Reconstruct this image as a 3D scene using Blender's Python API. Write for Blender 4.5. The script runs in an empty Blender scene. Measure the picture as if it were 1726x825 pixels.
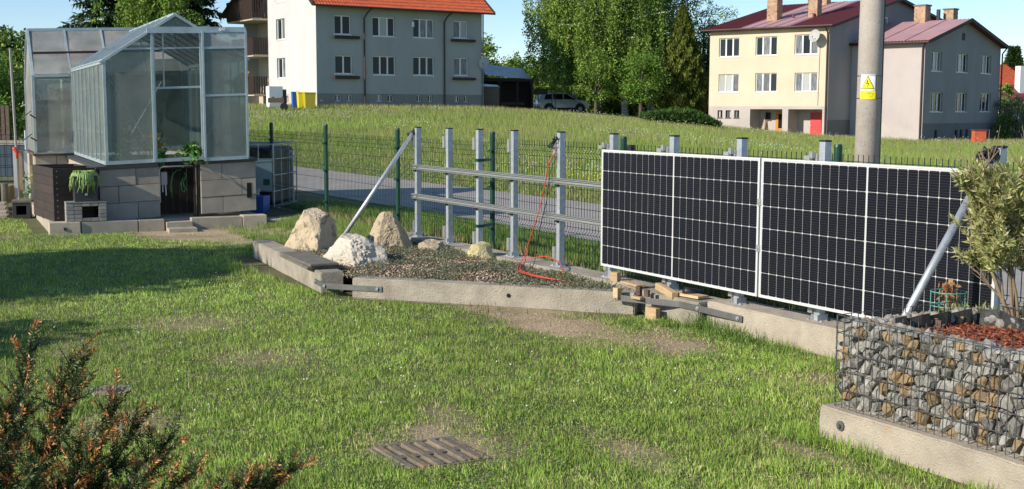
import bpy, math, random
import numpy as np
from mathutils import Vector, Matrix, noise as mnoise
R = math.radians
random.seed(7); rng = np.random.RandomState(7)
S = bpy.context.scene
COL = S.collection
# ---------------------------------------------------------------- camera, sky, sun, exposure
CAMZ = 1.72
cam = bpy.data.objects.new('camera', bpy.data.cameras.new('camera'))
COL.objects.link(cam)
cam.data.lens = 42.92; cam.data.sensor_width = 36; cam.data.clip_start = .05; cam.data.clip_end = 3000
cam.location = (0, 0, CAMZ)
cam.matrix_world = Matrix.Translation((0, 0, CAMZ)) @ Matrix.Rotation(R(90) - .11074, 4, 'X') @ Matrix.Rotation(.00268, 4, 'Z')
S.camera = cam
SUN_AZ = Vector((-.846, -.533)).normalized()      # horizontal direction towards the sun
SUN_EL = R(27)
w = bpy.data.worlds.new('World'); S.world = w; w.use_nodes = True
nt = w.node_tree; nt.nodes.clear()
sky = nt.nodes.new('ShaderNodeTexSky'); sky.sky_type = 'NISHITA'; sky.sun_disc = False
sky.sun_elevation = SUN_EL; sky.sun_rotation = math.atan2(SUN_AZ.x, SUN_AZ.y)
sky.altitude = 1800; sky.air_density = 1.0; sky.dust_density = .05; sky.ozone_density = 3.2
bg = nt.nodes.new('ShaderNodeBackground'); bg.inputs[1].default_value = .125
wo = nt.nodes.new('ShaderNodeOutputWorld')
nt.links.new(sky.outputs[0], bg.inputs[0]); nt.links.new(bg.outputs[0], wo.inputs[0])
sl = bpy.data.lights.new('sun', 'SUN'); sl.energy = 4.6; sl.angle = R(.53); sl.color = (1, .915, .78)
so = bpy.data.objects.new('sun', sl); COL.objects.link(so)
sd = Vector((SUN_AZ.x * math.cos(SUN_EL), SUN_AZ.y * math.cos(SUN_EL), math.sin(SUN_EL)))
so.rotation_euler = sd.to_track_quat('Z', 'Y').to_euler()
S.view_settings.view_transform = 'Standard'; S.view_settings.look = 'None'
S.view_settings.exposure = 0.30; S.view_settings.gamma = 1
S.cycles.transparent_max_bounces = 24
S.cycles.max_bounces = 6
# ---------------------------------------------------------------- frames
YAW = 1.0511; TX, TY = math.cos(YAW), -math.sin(YAW); NX, NY = -math.sin(YAW), -math.cos(YAW)
PX0, PY0 = .8248, 10.896
def W(s, n, z=0): return Vector((PX0 + s*TX + n*NX, PY0 + s*TY + n*NY, z))
def sn(x, y): dx, dy = x-PX0, y-PY0; return dx*TX+dy*TY, dx*NX+dy*NY
RY = -YAW                     # local x = along the panels, local y = away from the camera
# ---------------------------------------------------------------- materials
MATS = {}
def mat(name, col, rough=.8, col2=None, scale=8., detail=5, bump=0., bscale=None, metal=0., rnd=0., spec=.5, attr=None, transl=0., stretch=None, spots=None, coat=0., contrast=(.35,.65), alpha=None, upn=0):
    if name in MATS: return MATS[name]
    m = bpy.data.materials.new(name); m.use_nodes = True; n = m.node_tree; n.nodes.clear(); L = n.links.new
    out = n.nodes.new('ShaderNodeOutputMaterial'); p = n.nodes.new('ShaderNodeBsdfPrincipled')
    p.inputs['Roughness'].default_value = rough; p.inputs['Metallic'].default_value = metal
    p.inputs['Specular IOR Level'].default_value = spec; p.inputs['Coat Weight'].default_value = coat
    tc = n.nodes.new('ShaderNodeTexCoord'); mp = n.nodes.new('ShaderNodeMapping')
    if rnd:
        oi = n.nodes.new('ShaderNodeObjectInfo'); vm = n.nodes.new('ShaderNodeVectorMath'); vm.operation = 'SCALE'
        L(oi.outputs['Random'], vm.inputs['Scale']); vm.inputs[0].default_value = (37, 19, 53); L(vm.outputs[0], mp.inputs['Location'])
    L(tc.outputs['Object'], mp.inputs[0])
    if stretch: mp.inputs['Scale'].default_value = stretch
    c = None
    if attr:
        a = n.nodes.new('ShaderNodeAttribute'); a.attribute_name = attr; c = a.outputs['Color']
    if col2 is not None:
        t = n.nodes.new('ShaderNodeTexNoise'); t.inputs['Scale'].default_value = scale; t.inputs['Detail'].default_value = detail; t.inputs['Roughness'].default_value = .62
        L(mp.outputs[0], t.inputs[0])
        r = n.nodes.new('ShaderNodeMapRange'); r.inputs[1].default_value = contrast[0]; r.inputs[2].default_value = contrast[1]; L(t.outputs[0], r.inputs[0])
        mx = n.nodes.new('ShaderNodeMix'); mx.data_type = 'RGBA'; L(r.outputs[0], mx.inputs[0])
        if c: 
            L(c, mx.inputs[6]); mx.blend_type = 'MULTIPLY'
        else: mx.inputs[6].default_value = (*col, 1)
        mx.inputs[7].default_value = (*col2, 1); c = mx.outputs[2]
    elif not c:
        rg = n.nodes.new('ShaderNodeRGB'); rg.outputs[0].default_value = (*col, 1); c = rg.outputs[0]
    if spots:                                          # spots = (colour, scale, threshold)
        v = n.nodes.new('ShaderNodeTexNoise'); v.inputs['Scale'].default_value = spots[1]; v.inputs['Detail'].default_value = 3; L(mp.outputs[0], v.inputs[0])
        r = n.nodes.new('ShaderNodeMapRange'); r.inputs[1].default_value = spots[2]; r.inputs[2].default_value = spots[2]+.07; L(v.outputs[0], r.inputs[0])
        mx = n.nodes.new('ShaderNodeMix'); mx.data_type = 'RGBA'; L(r.outputs[0], mx.inputs[0]); L(c, mx.inputs[6]); mx.inputs[7].default_value = (*spots[0], 1); c = mx.outputs[2]
    if rnd:
        hs = n.nodes.new('ShaderNodeHueSaturation'); r = n.nodes.new('ShaderNodeMapRange'); r.inputs[3].default_value = 1-rnd; r.inputs[4].default_value = 1+rnd
        L(oi.outputs['Random'], r.inputs[0]); L(r.outputs[0], hs.inputs['Value']); L(c, hs.inputs['Color']); c = hs.outputs[0]
    L(c, p.inputs['Base Color'])
    if bump:
        b = n.nodes.new('ShaderNodeTexNoise'); b.inputs['Scale'].default_value = bscale or scale*4; b.inputs['Detail'].default_value = 6; b.inputs['Roughness'].default_value = .7
        L(mp.outputs[0], b.inputs[0]); bu = n.nodes.new('ShaderNodeBump'); bu.inputs['Strength'].default_value = min(bump, 1); bu.inputs['Distance'].default_value = .02*max(1, bump); L(b.outputs[0], bu.inputs['Height']); L(bu.outputs[0], p.inputs['Normal'])
    if upn:
        ge = n.nodes.new('ShaderNodeNewGeometry'); vm2 = n.nodes.new('ShaderNodeMix'); vm2.data_type = 'VECTOR'; vm2.inputs[0].default_value = upn; L(ge.outputs['Normal'], vm2.inputs[4]); vm2.inputs[5].default_value = (-.25,-.15,1); nm = n.nodes.new('ShaderNodeVectorMath'); nm.operation = 'NORMALIZE'; L(vm2.outputs[1], nm.inputs[0]); L(nm.outputs[0], p.inputs['Normal'])
    sh = p.outputs[0]
    if transl:
        tr = n.nodes.new('ShaderNodeBsdfTranslucent'); L(c, tr.inputs[0]); ms = n.nodes.new('ShaderNodeMixShader'); ms.inputs[0].default_value = transl; L(sh, ms.inputs[1]); L(tr.outputs[0], ms.inputs[2]); sh = ms.outputs[0]
    if alpha is not None:
        tp = n.nodes.new('ShaderNodeBsdfTransparent'); tp.inputs[0].default_value = (.86, .93, .92, 1); ms = n.nodes.new('ShaderNodeMixShader'); ms.inputs[0].default_value = alpha; L(tp.outputs[0], ms.inputs[1]); L(sh, ms.inputs[2]); sh = ms.outputs[0]
    L(sh, out.inputs[0]); MATS[name] = m; return m
M = dict(
 concrete=mat('weathered_concrete', (.52,.465,.375), .92, (.29,.26,.21), 4.5, contrast=(.25,.7), bump=.8, bscale=70, spots=((.24,.215,.17), 70, .64), rnd=.08),
 concrete2=mat('pale_concrete', (.60,.52,.41), .92, (.38,.33,.26), 5, contrast=(.25,.75), bump=.8, bscale=90, spots=((.52,.38,.22), 4, .69), rnd=.06),
 block=mat('grey_block', (.43,.385,.325), .93, (.31,.28,.24), 2.5, bump=.35, bscale=120, rnd=.10),
 paver=mat('grey_paver', (.34,.33,.31), .9, (.24,.23,.22), 14, bump=.4, bscale=90, rnd=.16),
 slab=mat('dark_slab', (.20,.185,.15), .85, (.14,.13,.105), 6, bump=.5, bscale=60),
 galv=mat('galvanised_steel', (.58,.61,.64), .45, (.44,.47,.50), 22, metal=.55, bump=.05, bscale=60, rnd=.05),
 alu=mat('mill_aluminium', (.50,.50,.48), .42, (.40,.40,.39), 8, metal=.6, stretch=(.3,8,8)),
 ghalu=mat('greenhouse_aluminium', (.50,.58,.60), .45, (.38,.46,.48), 5, metal=.35, rnd=.05),
 pframe=mat('silver_panel_frame', (.80,.80,.79), .35, metal=.25),
 backsheet=mat('white_backsheet', (.58,.58,.58), .4, spec=.4, coat=.3),
 green=mat('green_fence_coating', (.007,.045,.028), .4, (.012,.065,.042), 5),
 gwire=mat('green_wire_coating', (.006,.030,.022), .5),
 blackp=mat('black_plastic', (.015,.015,.016), .45),
 foil=mat('black_foil', (.018,.018,.017), .5, (.06,.06,.055), 14, bump=.6, bscale=20),
 red=mat('red_cable_jacket', (.62,.06,.04), .45),
 asphalt=mat('asphalt', (.35,.32,.295), .92, (.42,.39,.36), 1.3, bump=.4, bscale=60, spots=((.18,.17,.165), 9, .66)),
 soil=mat('dry_soil', (.42,.32,.21), .97, (.20,.145,.09), 4, bump=1.2, bscale=30),
 wood=mat('fresh_pine', (.56,.41,.24), .7, (.46,.31,.16), 6, stretch=(1,6,6), rnd=.15),
 oldwood=mat('weathered_board', (.15,.10,.075), .85, (.08,.055,.045), 5, stretch=(1,7,7), rnd=.2, bump=.4),
 compost=mat('brown_composter_board', (.060,.036,.028), .6, (.035,.022,.018), 3, rnd=.18),
 white=mat('white_paint', (.80,.80,.78), .45),
 whitepl=mat('white_plaster', (.58,.575,.57), .9, (.52,.515,.51), .7, bump=.15, bscale=20),
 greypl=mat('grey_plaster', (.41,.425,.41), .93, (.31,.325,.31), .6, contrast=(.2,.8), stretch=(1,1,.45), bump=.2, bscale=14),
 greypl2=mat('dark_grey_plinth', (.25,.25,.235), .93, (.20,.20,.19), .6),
 tanpl=mat('tan_plinth', (.55,.47,.37), .93, (.47,.40,.32), .8),
 yellowpl=mat('yellow_plaster', (.70,.575,.43), .92, (.63,.515,.385), .5, bump=.15, bscale=16),
 pinkpl=mat('pinkish_plaster', (.50,.44,.42), .92, (.45,.40,.38), .5, bump=.15, bscale=16),
 pinkplinth=mat('grey_pink_plinth', (.52,.46,.42), .92, (.44,.39,.365), .7),
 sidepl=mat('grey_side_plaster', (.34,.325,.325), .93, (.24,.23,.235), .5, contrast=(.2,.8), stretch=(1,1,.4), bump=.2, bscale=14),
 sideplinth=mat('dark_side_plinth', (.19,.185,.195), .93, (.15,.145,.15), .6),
 tile=mat('orange_clay_tile', (.60,.13,.045), .75, (.45,.085,.035), 3),
 maroon=mat('maroon_roof_sheet', (.22,.045,.05), .6, (.16,.035,.04), 1.5),
 pinkroof=mat('faded_pink_roof_sheet', (.50,.30,.31), .55, (.42,.24,.25), .5),
 metalroof=mat('grey_metal_roof', (.62,.66,.68), .35, (.5,.54,.56), 1.5, metal=.4),
 blindm=mat('window_blind', (.46,.46,.44), .5, (.36,.37,.36), 9, stretch=(.2,.2,7), rnd=.15),
 brick=mat('yellow_chimney_brick', (.50,.36,.24), .9, (.33,.20,.13), 2.6, spots=((.2,.12,.08), 5, .6)),
 pane=mat('window_pane', (.02,.028,.032), .08, spec=.2, rnd=.35),
 panec=mat('curtained_pane', (.24,.25,.26), .15, (.05,.06,.065), 6, spec=.4, stretch=(3,3,.3), rnd=.25),
 brownm=mat('dark_brown_wood', (.045,.026,.02), .7, (.03,.018,.014), 6, rnd=.2),
 gutter=mat('brown_gutter', (.06,.03,.028), .5),
 greydark=mat('dark_grey_plastic', (.045,.047,.05), .5),
 blue=mat('blue_plastic', (.03,.12,.42), .45),
 yellow=mat('yellow_plastic', (.75,.62,.02), .45),
 orange=mat('orange_wood_door', (.62,.22,.02), .5),
 reddoor=mat('red_door', (.62,.05,.05), .5),
 iron=mat('rusty_cast_iron', (.25,.205,.15), .8, (.15,.125,.095), 14, bump=.5, bscale=60, spots=((.36,.22,.09), 9, .60), rnd=.12),
 darkhole=mat('dark_pit', (.01,.01,.01), 1),
 pole=mat('pole_concrete', (.47,.42,.36), .93, (.38,.34,.295), 2.2, bump=.3, bscale=50, spots=((.27,.24,.205), 42, .60)),
 bark=mat('tree_bark', (.11,.085,.06), .95, (.06,.045,.035), 5, bump=.8, bscale=20, stretch=(1,1,.3)),
 birch=mat('birch_bark', (.62,.60,.55), .85, (.12,.11,.10), 2.2, stretch=(.6,.6,2.5), contrast=(.5,.62)),
 leaf=mat('foliage_leaf', (1,1,1), .55, attr='col', transl=.32, spec=.35),
 grassb=mat('grass_blade', (1,1,1), .55, attr='col', transl=.35, spec=.25, upn=.42),
 needle=mat('yew_needle', (1,1,1), .45, attr='col', transl=.15, spec=.5),
 chips=mat('stone_chip', (1,1,1), .9, attr='col'),
 rock1=mat('ochre_granite', (.62,.51,.35), .93, (.48,.39,.27), 6, bump=2.2, bscale=8, contrast=(.3,.7), spots=((.26,.21,.14), 13, .58)),
 rock2=mat('white_quartz', (.64,.585,.49), .9, (.50,.45,.36), 5, bump=1.3, bscale=9, contrast=(.3,.7), spots=((.50,.44,.34), 6, .60)),
 rock3=mat('tan_granite', (.56,.45,.30), .93, (.40,.33,.23), 6, bump=2.2, bscale=8, contrast=(.3,.7), spots=((.20,.16,.11), 10, .58)),
 rock4=mat('lichen_stone', (.50,.46,.33), .93, (.62,.52,.18), 12, bump=1.2, bscale=22, spots=((.25,.22,.15), 11, .60)),
 stA=mat('grey_gneiss', (.42,.405,.365), .85, (.21,.20,.18), 22, bump=.9, bscale=45, rnd=.35, spots=((.42,.41,.38), 30, .64)),
 stB=mat('ochre_gneiss', (.38,.27,.14), .85, (.22,.155,.09), 20, bump=.9, bscale=45, rnd=.28, spots=((.42,.24,.09), 14, .6)),
 stC=mat('pale_gneiss', (.46,.44,.385), .8, (.27,.26,.23), 24, bump=.9, bscale=45, rnd=.22),
 mulch=mat('bark_mulch', (.26,.075,.035), .9, (.12,.035,.02), 30, bump=1, bscale=60),
 zinc=mat('dull_zinc_wire', (.10,.10,.10), .5, (.06,.06,.06), 30, metal=.2),
 carw=mat('car_paint_white', (.70,.72,.74), .25, coat=.6),
 tyre=mat('tyre_rubber', (.015,.015,.015), .85),
 signy=mat('sign_yellow', (.85,.80,.01), .45), signw=mat('sign_white', (.85,.85,.85), .45), signk=mat('sign_black', (.02,.02,.02), .6),
 hose=mat('green_hose', (.03,.42,.14), .4), chair=mat('grey_box', (.42,.43,.44), .5),
 steelflat=mat('flat_steel_strap', (.17,.17,.17), .55, (.12,.115,.11), 8, metal=.4),
 hedgecore=mat('shaded_soil', (.06,.05,.035), 1),
 tarp=mat('blue_grey_sheet', (.05,.085,.12), .7, (.04,.07,.10), 4),
 glass=mat('textured_glass', (.42,.44,.40), .35, (.25,.285,.26), 1.6, contrast=(.3,.75), alpha=.35, bump=.5, bscale=55, spec=.4),
 glass2=mat('clouded_twinwall', (.56,.53,.49), .32, (.36,.345,.32), 2, alpha=.50, bump=.2, bscale=20, spec=.35),
 glass3=mat('frosted_roof_glass', (.46,.50,.52), .30, (.34,.38,.40), 40, alpha=.6, bump=.9, bscale=120, spec=.7),
)
# solar cell: near-black silicon with fine silver busbars across it
def cellmat():
    m = bpy.data.materials.new('silicon_cell'); m.use_nodes = True; n = m.node_tree; L = n.links.new
    p = n.nodes['Principled BSDF']; p.inputs['Roughness'].default_value = .45; p.inputs['Specular IOR Level'].default_value = .16; p.inputs['Coat Weight'].default_value = .12; p.inputs['Coat Roughness'].default_value = .12
    tc = n.nodes.new('ShaderNodeTexCoord'); sx = n.nodes.new('ShaderNodeSeparateXYZ'); L(tc.outputs['Object'], sx.inputs[0])
    mu = n.nodes.new('ShaderNodeMath'); mu.operation = 'MULTIPLY'; mu.inputs[1].default_value = 1/.0173; L(sx.outputs['Z'], mu.inputs[0])
    fr = n.nodes.new('ShaderNodeMath'); fr.operation = 'FRACT'; L(mu.outputs[0], fr.inputs[0])
    lt = n.nodes.new('ShaderNodeMath'); lt.operation = 'LESS_THAN'; lt.inputs[1].default_value = .075; L(fr.outputs[0], lt.inputs[0])
    mx = n.nodes.new('ShaderNodeMix'); mx.data_type = 'RGBA'; L(lt.outputs[0], mx.inputs[0])
    mx.inputs[6].default_value = (.006,.007,.012,1); mx.inputs[7].default_value = (.075,.075,.09,1); L(mx.outputs[2], p.inputs['Base Color']); return m
M['cell'] = cellmat()
# ---------------------------------------------------------------- mesh tools
def link(o, parent=None, loc=None, rot=None):
    COL.objects.link(o)
    if parent: o.parent = parent
    if loc is not None: o.location = loc
    if rot is not None: o.rotation_euler = rot
    return o
def tag(o, label=None, cat=None, group=None, kind=None):
    if label: o['label'] = label
    if cat: o['category'] = cat
    if group: o['group'] = group
    if kind: o['kind'] = kind
    return o
def thing(name, label, cat, loc=(0,0,0), rotz=0, group=None):
    o = bpy.data.objects.new(name, None); o.empty_display_size = .2; link(o, None, loc, (0,0,rotz)); return tag(o, label, cat, group)
class MB:
    def __init__(s, f=None): s.v = []; s.f = []; s.m = []; s.cur = 0; s.fn = f; s.mats = []
    def use(s, m):
        if m not in s.mats: s.mats.append(m)
        s.cur = s.mats.index(m); return s
    def add(s, vs, fs):
        b = len(s.v); s.v += [tuple(s.fn(*v)) if s.fn else tuple(v) for v in vs]; s.f += [tuple(b+i for i in f) for f in fs]; s.m += [s.cur]*len(fs); return s
    def box(s, c, d, rot=None, taper=1.):
        x, y, z = [k/2 for k in d]; vs = []
        for dz in (-z, z):
            k = taper if dz > 0 else 1
            vs += [(-x*k,-y*k,dz),(x*k,-y*k,dz),(x*k,y*k,dz),(-x*k,y*k,dz)]
        if rot is not None: vs = [rot @ Vector(v) for v in vs]
        s.add([(v[0]+c[0], v[1]+c[1], v[2]+c[2]) for v in vs], [(0,3,2,1),(4,5,6,7),(0,1,5,4),(1,2,6,5),(2,3,7,6),(3,0,4,7)]); return s
    def b2(s, a, b):           # box between two corners
        return s.box([(a[i]+b[i])/2 for i in range(3)], [abs(b[i]-a[i]) for i in range(3)])
    def bar(s, a, b, w, h, up=(0,0,1)):
        a, b = Vector(a), Vector(b); d = b-a; L = d.length; d.normalize(); u = Vector(up)
        if abs(d.dot(u)) > .99: u = Vector((0,1,0))
        sx = d.cross(u).normalized(); uz = sx.cross(d); m = Matrix((d, sx, uz)).transposed()
        return s.box((a+b)/2, (L, w, h), m)
    def tube(s, path, r, seg=8, cap=True, closed=False):
        P = [Vector(p) for p in path]; n = len(P); rr = r if isinstance(r, (list, tuple)) else [r]*n
        vs = []; prev = None
        for i, p in enumerate(P):
            if closed: d = P[(i+1) % n]-P[i-1]
            else: d = P[min(i+1, n-1)]-P[max(i-1, 0)]
            if d.length < 1e-9: d = Vector((0,0,1))
            d.normalize()
            if prev is None: u = d.orthogonal().normalized()
            else:
                u = prev - d*prev.dot(d); u = u.normalized() if u.length > 1e-6 else d.orthogonal().normalized()
            prev = u; v = d.cross(u)
            for k in range(seg):
                a = 2*math.pi*k/seg; vs.append(p+(u*math.cos(a)+v*math.sin(a))*rr[i])
        fs = []
        for i in range(n if closed else n-1):
            j = (i+1) % n
            for k in range(seg): fs.append((i*seg+k, i*seg+(k+1) % seg, j*seg+(k+1) % seg, j*seg+k))
        if cap and not closed: fs += [tuple(range(seg))[::-1], tuple(range((n-1)*seg, n*seg))]
        return s.add(vs, fs)
    def cyl(s, c, r, h, seg=16, r2=None): return s.tube([c, (c[0], c[1], c[2]+h)], [r, r if r2 is None else r2], seg)
    def quad(s, a, b, c, d): return s.add([a,b,c,d], [(0,1,2,3)])
    def prism(s, pts, off):    # planar polygon pushed along off, closed
        n = len(pts); o = Vector(off); vs = [Vector(p) for p in pts]+[Vector(p)+o for p in pts]
        return s.add(vs, [tuple(range(n))[::-1], tuple(range(n, 2*n))]+[(i, (i+1) % n, n+(i+1) % n, n+i) for i in range(n)])
    def mesh(s, name, mt=None, smooth=False, bevel=0):
        me = bpy.data.meshes.new(name); me.from_pydata([tuple(v) for v in s.v], [], s.f)
        for m in (s.mats or [mt]): me.materials.append(M[m] if isinstance(m, str) else m)
        if s.mats and len(s.mats) > 1: me.polygons.foreach_set('material_index', s.m)
        if smooth: me.polygons.foreach_set('use_smooth', [True]*len(me.polygons))
        me.update(); return me
    def build(s, name, mt=None, parent=None, loc=None, rot=None, smooth=False, bevel=0):
        o = bpy.data.objects.new(name, s.mesh(name, mt, smooth)); link(o, parent, loc, rot)
        import bmesh
        bm = bmesh.new(); bm.from_mesh(o.data); bmesh.ops.recalc_face_normals(bm, faces=bm.faces)
        bm.to_mesh(o.data); bm.free()
        if bevel:
            b = o.modifiers.new('bevel', 'BEVEL'); b.width = bevel; b.segments = 2; b.limit_method = 'ANGLE'
        return o
def inst(me, name, parent, loc=(0,0,0), rot=(0,0,0), scale=None):
    o = bpy.data.objects.new(name, me); link(o, parent, loc, rot)
    if scale: o.scale = scale
    return o
def npmesh(name, V, F4=None, F3=None, C=None, mt='leaf'):
    me = bpy.data.meshes.new(name); V = np.asarray(V, np.float32).reshape(-1, 3)
    me.vertices.add(len(V)); me.vertices.foreach_set('co', V.ravel())
    parts = []; tot = []
    if F4 is not None and len(F4): parts.append(np.asarray(F4, np.int32).ravel()); tot.append(np.full(len(F4), 4, np.int32))
    if F3 is not None and len(F3): parts.append(np.asarray(F3, np.int32).ravel()); tot.append(np.full(len(F3), 3, np.int32))
    li = np.concatenate(parts); lt = np.concatenate(tot); ls = np.concatenate([[0], np.cumsum(lt)[:-1]]).astype(np.int32)
    me.loops.add(len(li)); me.loops.foreach_set('vertex_index', li); me.polygons.add(len(lt)); me.polygons.foreach_set('loop_start', ls)
    try: me.polygons.foreach_set('loop_total', lt)
    except Exception: pass
    if C is not None:
        a = me.color_attributes.new('col', 'FLOAT_COLOR', 'POINT'); C = np.asarray(C, np.float32)
        a.data.foreach_set('color', np.concatenate([C, np.ones((len(C), 1), np.float32)], 1).ravel())
    me.materials.append(M[mt]); me.update(calc_edges=True); return me
# value noise for numpy arrays
_g = rng.rand(64, 64)
def vnoise(x, y, sc):
    x = np.asarray(x)*sc+100; y = np.asarray(y)*sc+100; i = np.floor(x).astype(int); j = np.floor(y).astype(int); fx = x-i; fy = y-j
    fx = fx*fx*(3-2*fx); fy = fy*fy*(3-2*fy); g = lambda a, b: _g[a % 64, b % 64]
    return (g(i,j)*(1-fx)+g(i+1,j)*fx)*(1-fy)+(g(i,j+1)*(1-fx)+g(i+1,j+1)*fx)*fy
# ---------------------------------------------------------------- terrain
ZR = -.05
RX = [-.6,-.25,-.15,-.03,.03,.10,.16,.25,.33,.42,.8]; RZ = [1.6,1.9,1.85,1.75,1.45,.95,.47,-.12,-.42,-.5,-.5]
def gz(x, y):
    x = np.asarray(x, float); y = np.asarray(y, float)
    dx = x-PX0; dy = y-PY0; s = dx*TX+dy*TY; n = dx*NX+dy*NY
    verge = np.clip((-.35-n)/2.45, 0, 1); zv = .165+(ZR-.165)*verge
    zl = np.where(s > -4.55, 0, np.clip((.6-n)/.95, 0, 1)*.12)
    z = np.where(n > -.29, zl, np.where(s > -4.55, zv, zv*np.clip(1-(-4.55-s)*.05, .6, 1)))
    d = np.clip(-n-6.5, 0, None); rem = np.clip(84-y, 0, None)
    t = np.where(d > 0, d/(d+rem*.42+1e-6), 0); zf = np.interp(x/np.maximum(y, 1), RX, RZ)
    z = np.where(n < -6.5, ZR+(zf-ZR)*t, z)
    # soil hollow in front of the wall
    return z
def g1(x, y): return float(gz(x, y))
def grid_sheet(name, ss, ns, mt, dz=0, kind='structure', col=None):
    SS, NN = np.meshgrid(ss, ns); X = PX0+SS*TX+NN*NX; Y = PY0+SS*TY+NN*NY; Z = gz(X, Y)+dz
    V = np.stack([X, Y, Z], -1).reshape(-1, 3); nx, ny = len(ss), len(ns)
    i = np.arange(nx-1)[None, :]+np.arange(ny-1)[:, None]*nx; F = np.stack([i, i+1, i+nx+1, i+nx], -1).reshape(-1, 4)
    C = None
    if col is not None: C = col(V[:, 0], V[:, 1])
    me = npmesh(name, V, F4=F, C=C, mt=mt); o = bpy.data.objects.new(name, me); link(o); tag(o, kind=kind); return o
GX, GY, GZ0, GYAW = -5.726, 17.231, .92, .436      # the greenhouse's front left glazing corner
def Gw(u, v, z=0): c, s_ = math.cos(GYAW), math.sin(GYAW); return Vector((GX+u*c-v*s_, GY+u*s_+v*c, z))
def guv(x, y):
    c, s_ = math.cos(GYAW), math.sin(GYAW); dx = x-GX; dy = y-GY; return dx*c+dy*s_, -dx*s_+dy*c
def bare(x, y):               # how bare the lawn is, 0..1
    x = np.asarray(x, float); y = np.asarray(y, float); s = (x-PX0)*TX+(y-PY0)*TY; n = (x-PX0)*NX+(y-PY0)*NY; b = np.zeros_like(x)
    wob = (vnoise(x, y, 2.3)-.5)*1.1+(vnoise(x, y, 7)-.5)*.9+(vnoise(x, y, 17)-.5)*.5
    for cs, cn, rs, rn, k in ((.90,.95,1.15,.46,1.0),(1.75,.75,.65,.42,.9),(-8.0,1.25,2.1,1.0,1.6),(3.0,3.1,.4,.16,.5),(4.2,2.65,.6,.2,.6),(4.9,1.85,.9,.10,.5),(-.1,4.6,.5,.22,.3),(.3,1.15,1.0,.2,.9)):
        d = ((s-cs)/rs)**2+((n-cn)/rn)**2; b = np.maximum(b, np.clip((1.25-d+wob)*k, 0, 1))
    for cx, cy, r, k in ((-.40,6.15,.50,.55),(2.0,7.7,.3,.6),(-1.7,8.3,.5,.4),(-2.6,9.6,.55,.5),(-2.1,6.5,.38,.75),(-6.9,16.2,.5,.4)):
        d = ((x-cx)/r)**2+((y-cy)/(r*.8))**2; b = np.maximum(b, np.clip((1.2-d+wob)*k, 0, .9))
    return b
def gcol(x, y):
    b = bare(x, y)[:, None]; nz = vnoise(x, y, 3)[:, None]; n2 = vnoise(x, y, .35)[:, None]
    g = np.array([.11,.125,.04])*(1-nz)+np.array([.17,.155,.07])*nz; d = np.array([.60,.46,.29])*(1-.40*nz)
    far = np.clip((y-25)/20, 0, 1)[:, None]; g = g*(1-far)+(np.array([.13,.18,.035])*(1-n2)+np.array([.19,.22,.06])*n2)*far
    return g*(1-b)+d*b
m = mat('ground_cover', (1,1,1), .97, (.72,.72,.72), 20, attr='col', bump=.8, bscale=25); M['ground'] = m
ss = np.concatenate([-np.geomspace(700, 14, 40), np.arange(-13.5, 8.6, .12), np.geomspace(9, 700, 40)])
ns = np.concatenate([np.geomspace(60, 9, 12), np.arange(8.8, -.25, -.12), [-.285,-.295,-.35], np.arange(-.6, -8, -.3), -np.geomspace(8.3, 700, 70)])
ground = grid_sheet('ground', ss, ns, 'ground', col=gcol)
road = grid_sheet('road', np.concatenate([np.arange(-60, 30, 1.)]), np.array([-2.85,-3.2,-4,-5,-6,-6.45]), 'asphalt', dz=.012)
# ================================================================ the yard: walls, posts, panels
def yard(name, label, cat, s, n, z=0, group=None, drot=0): return thing(name, label, cat, W(s, n, z), RY+drot, group)
def rough_box(L, Wd, H, seg=.12, amp=.004, seed=0):   # weathered cast block with slightly chipped edges; local x 0..L, y 0..Wd, z 0..H
    import bmesh
    bm = bmesh.new(); bmesh.ops.create_cube(bm, size=1)
    for v in bm.verts: v.co = Vector(((v.co.x+.5)*L, (v.co.y+.5)*Wd, (v.co.z+.5)*H))
    bmesh.ops.bevel(bm, geom=bm.edges[:], offset=.009, segments=2, affect='EDGES')
    k = max(1, int(L/seg)); 
    for i in range(1, k): bmesh.ops.bisect_plane(bm, geom=bm.verts[:]+bm.edges[:]+bm.faces[:], plane_co=(L*i/k+random.uniform(-.02,.02), 0, 0), plane_no=(1, random.uniform(-.15,.15), 0))
    bmesh.ops.bisect_plane(bm, geom=bm.verts[:]+bm.edges[:]+bm.faces[:], plane_co=(0,0,H*.5), plane_no=(0,0,1))
    for v in bm.verts:
        q = v.co*9+Vector((seed*7.1, 0, 0)); nn = mnoise.noise_vector(q)*amp+mnoise.noise_vector(q*3.1)*amp*.6; v.co += nn
    return bm
def bmobj(bm, name, mt, parent=None, loc=None, rot=None, smooth=False):
    me = bpy.data.meshes.new(name); bm.to_mesh(me); bm.free(); me.materials.append(M[mt])
    if smooth: me.polygons.foreach_set('use_smooth', [True]*len(me.polygons))
    o = bpy.data.objects.new(name, me); return link(o, parent, loc, rot)
def beam(label, p0, p1, wd, H, mt='concrete', seed=0, z0=0, group='concrete beams edging the rock bed and the panel row'):
    a, b = W(*p0, z0), W(*p1, z0); d = b-a; o = bmobj(rough_box(d.length-.008, wd, H, seed=seed), 'concrete_beam', mt, None, a, (0, 0, math.atan2(d.y, d.x)))
    return tag(o, label, 'concrete beam', group)
beam('concrete beam under the two leftmost bare posts of the row', (-4.62,.05), (-2.9,.05), .30, .205, seed=1)
beam('concrete beam under the middle bare posts behind the small lichen stone', (-2.88,.05), (-1.35,.05), .30, .205, seed=2)
beam('concrete beam under the bare post that carries the red cable', (-1.33,.05), (.62,.05), .30, .205, seed=3)
beam('concrete beam behind the timber offcuts under the left solar panel', (.64,.10), (1.50,.10), .33, .195, seed=4)
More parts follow.
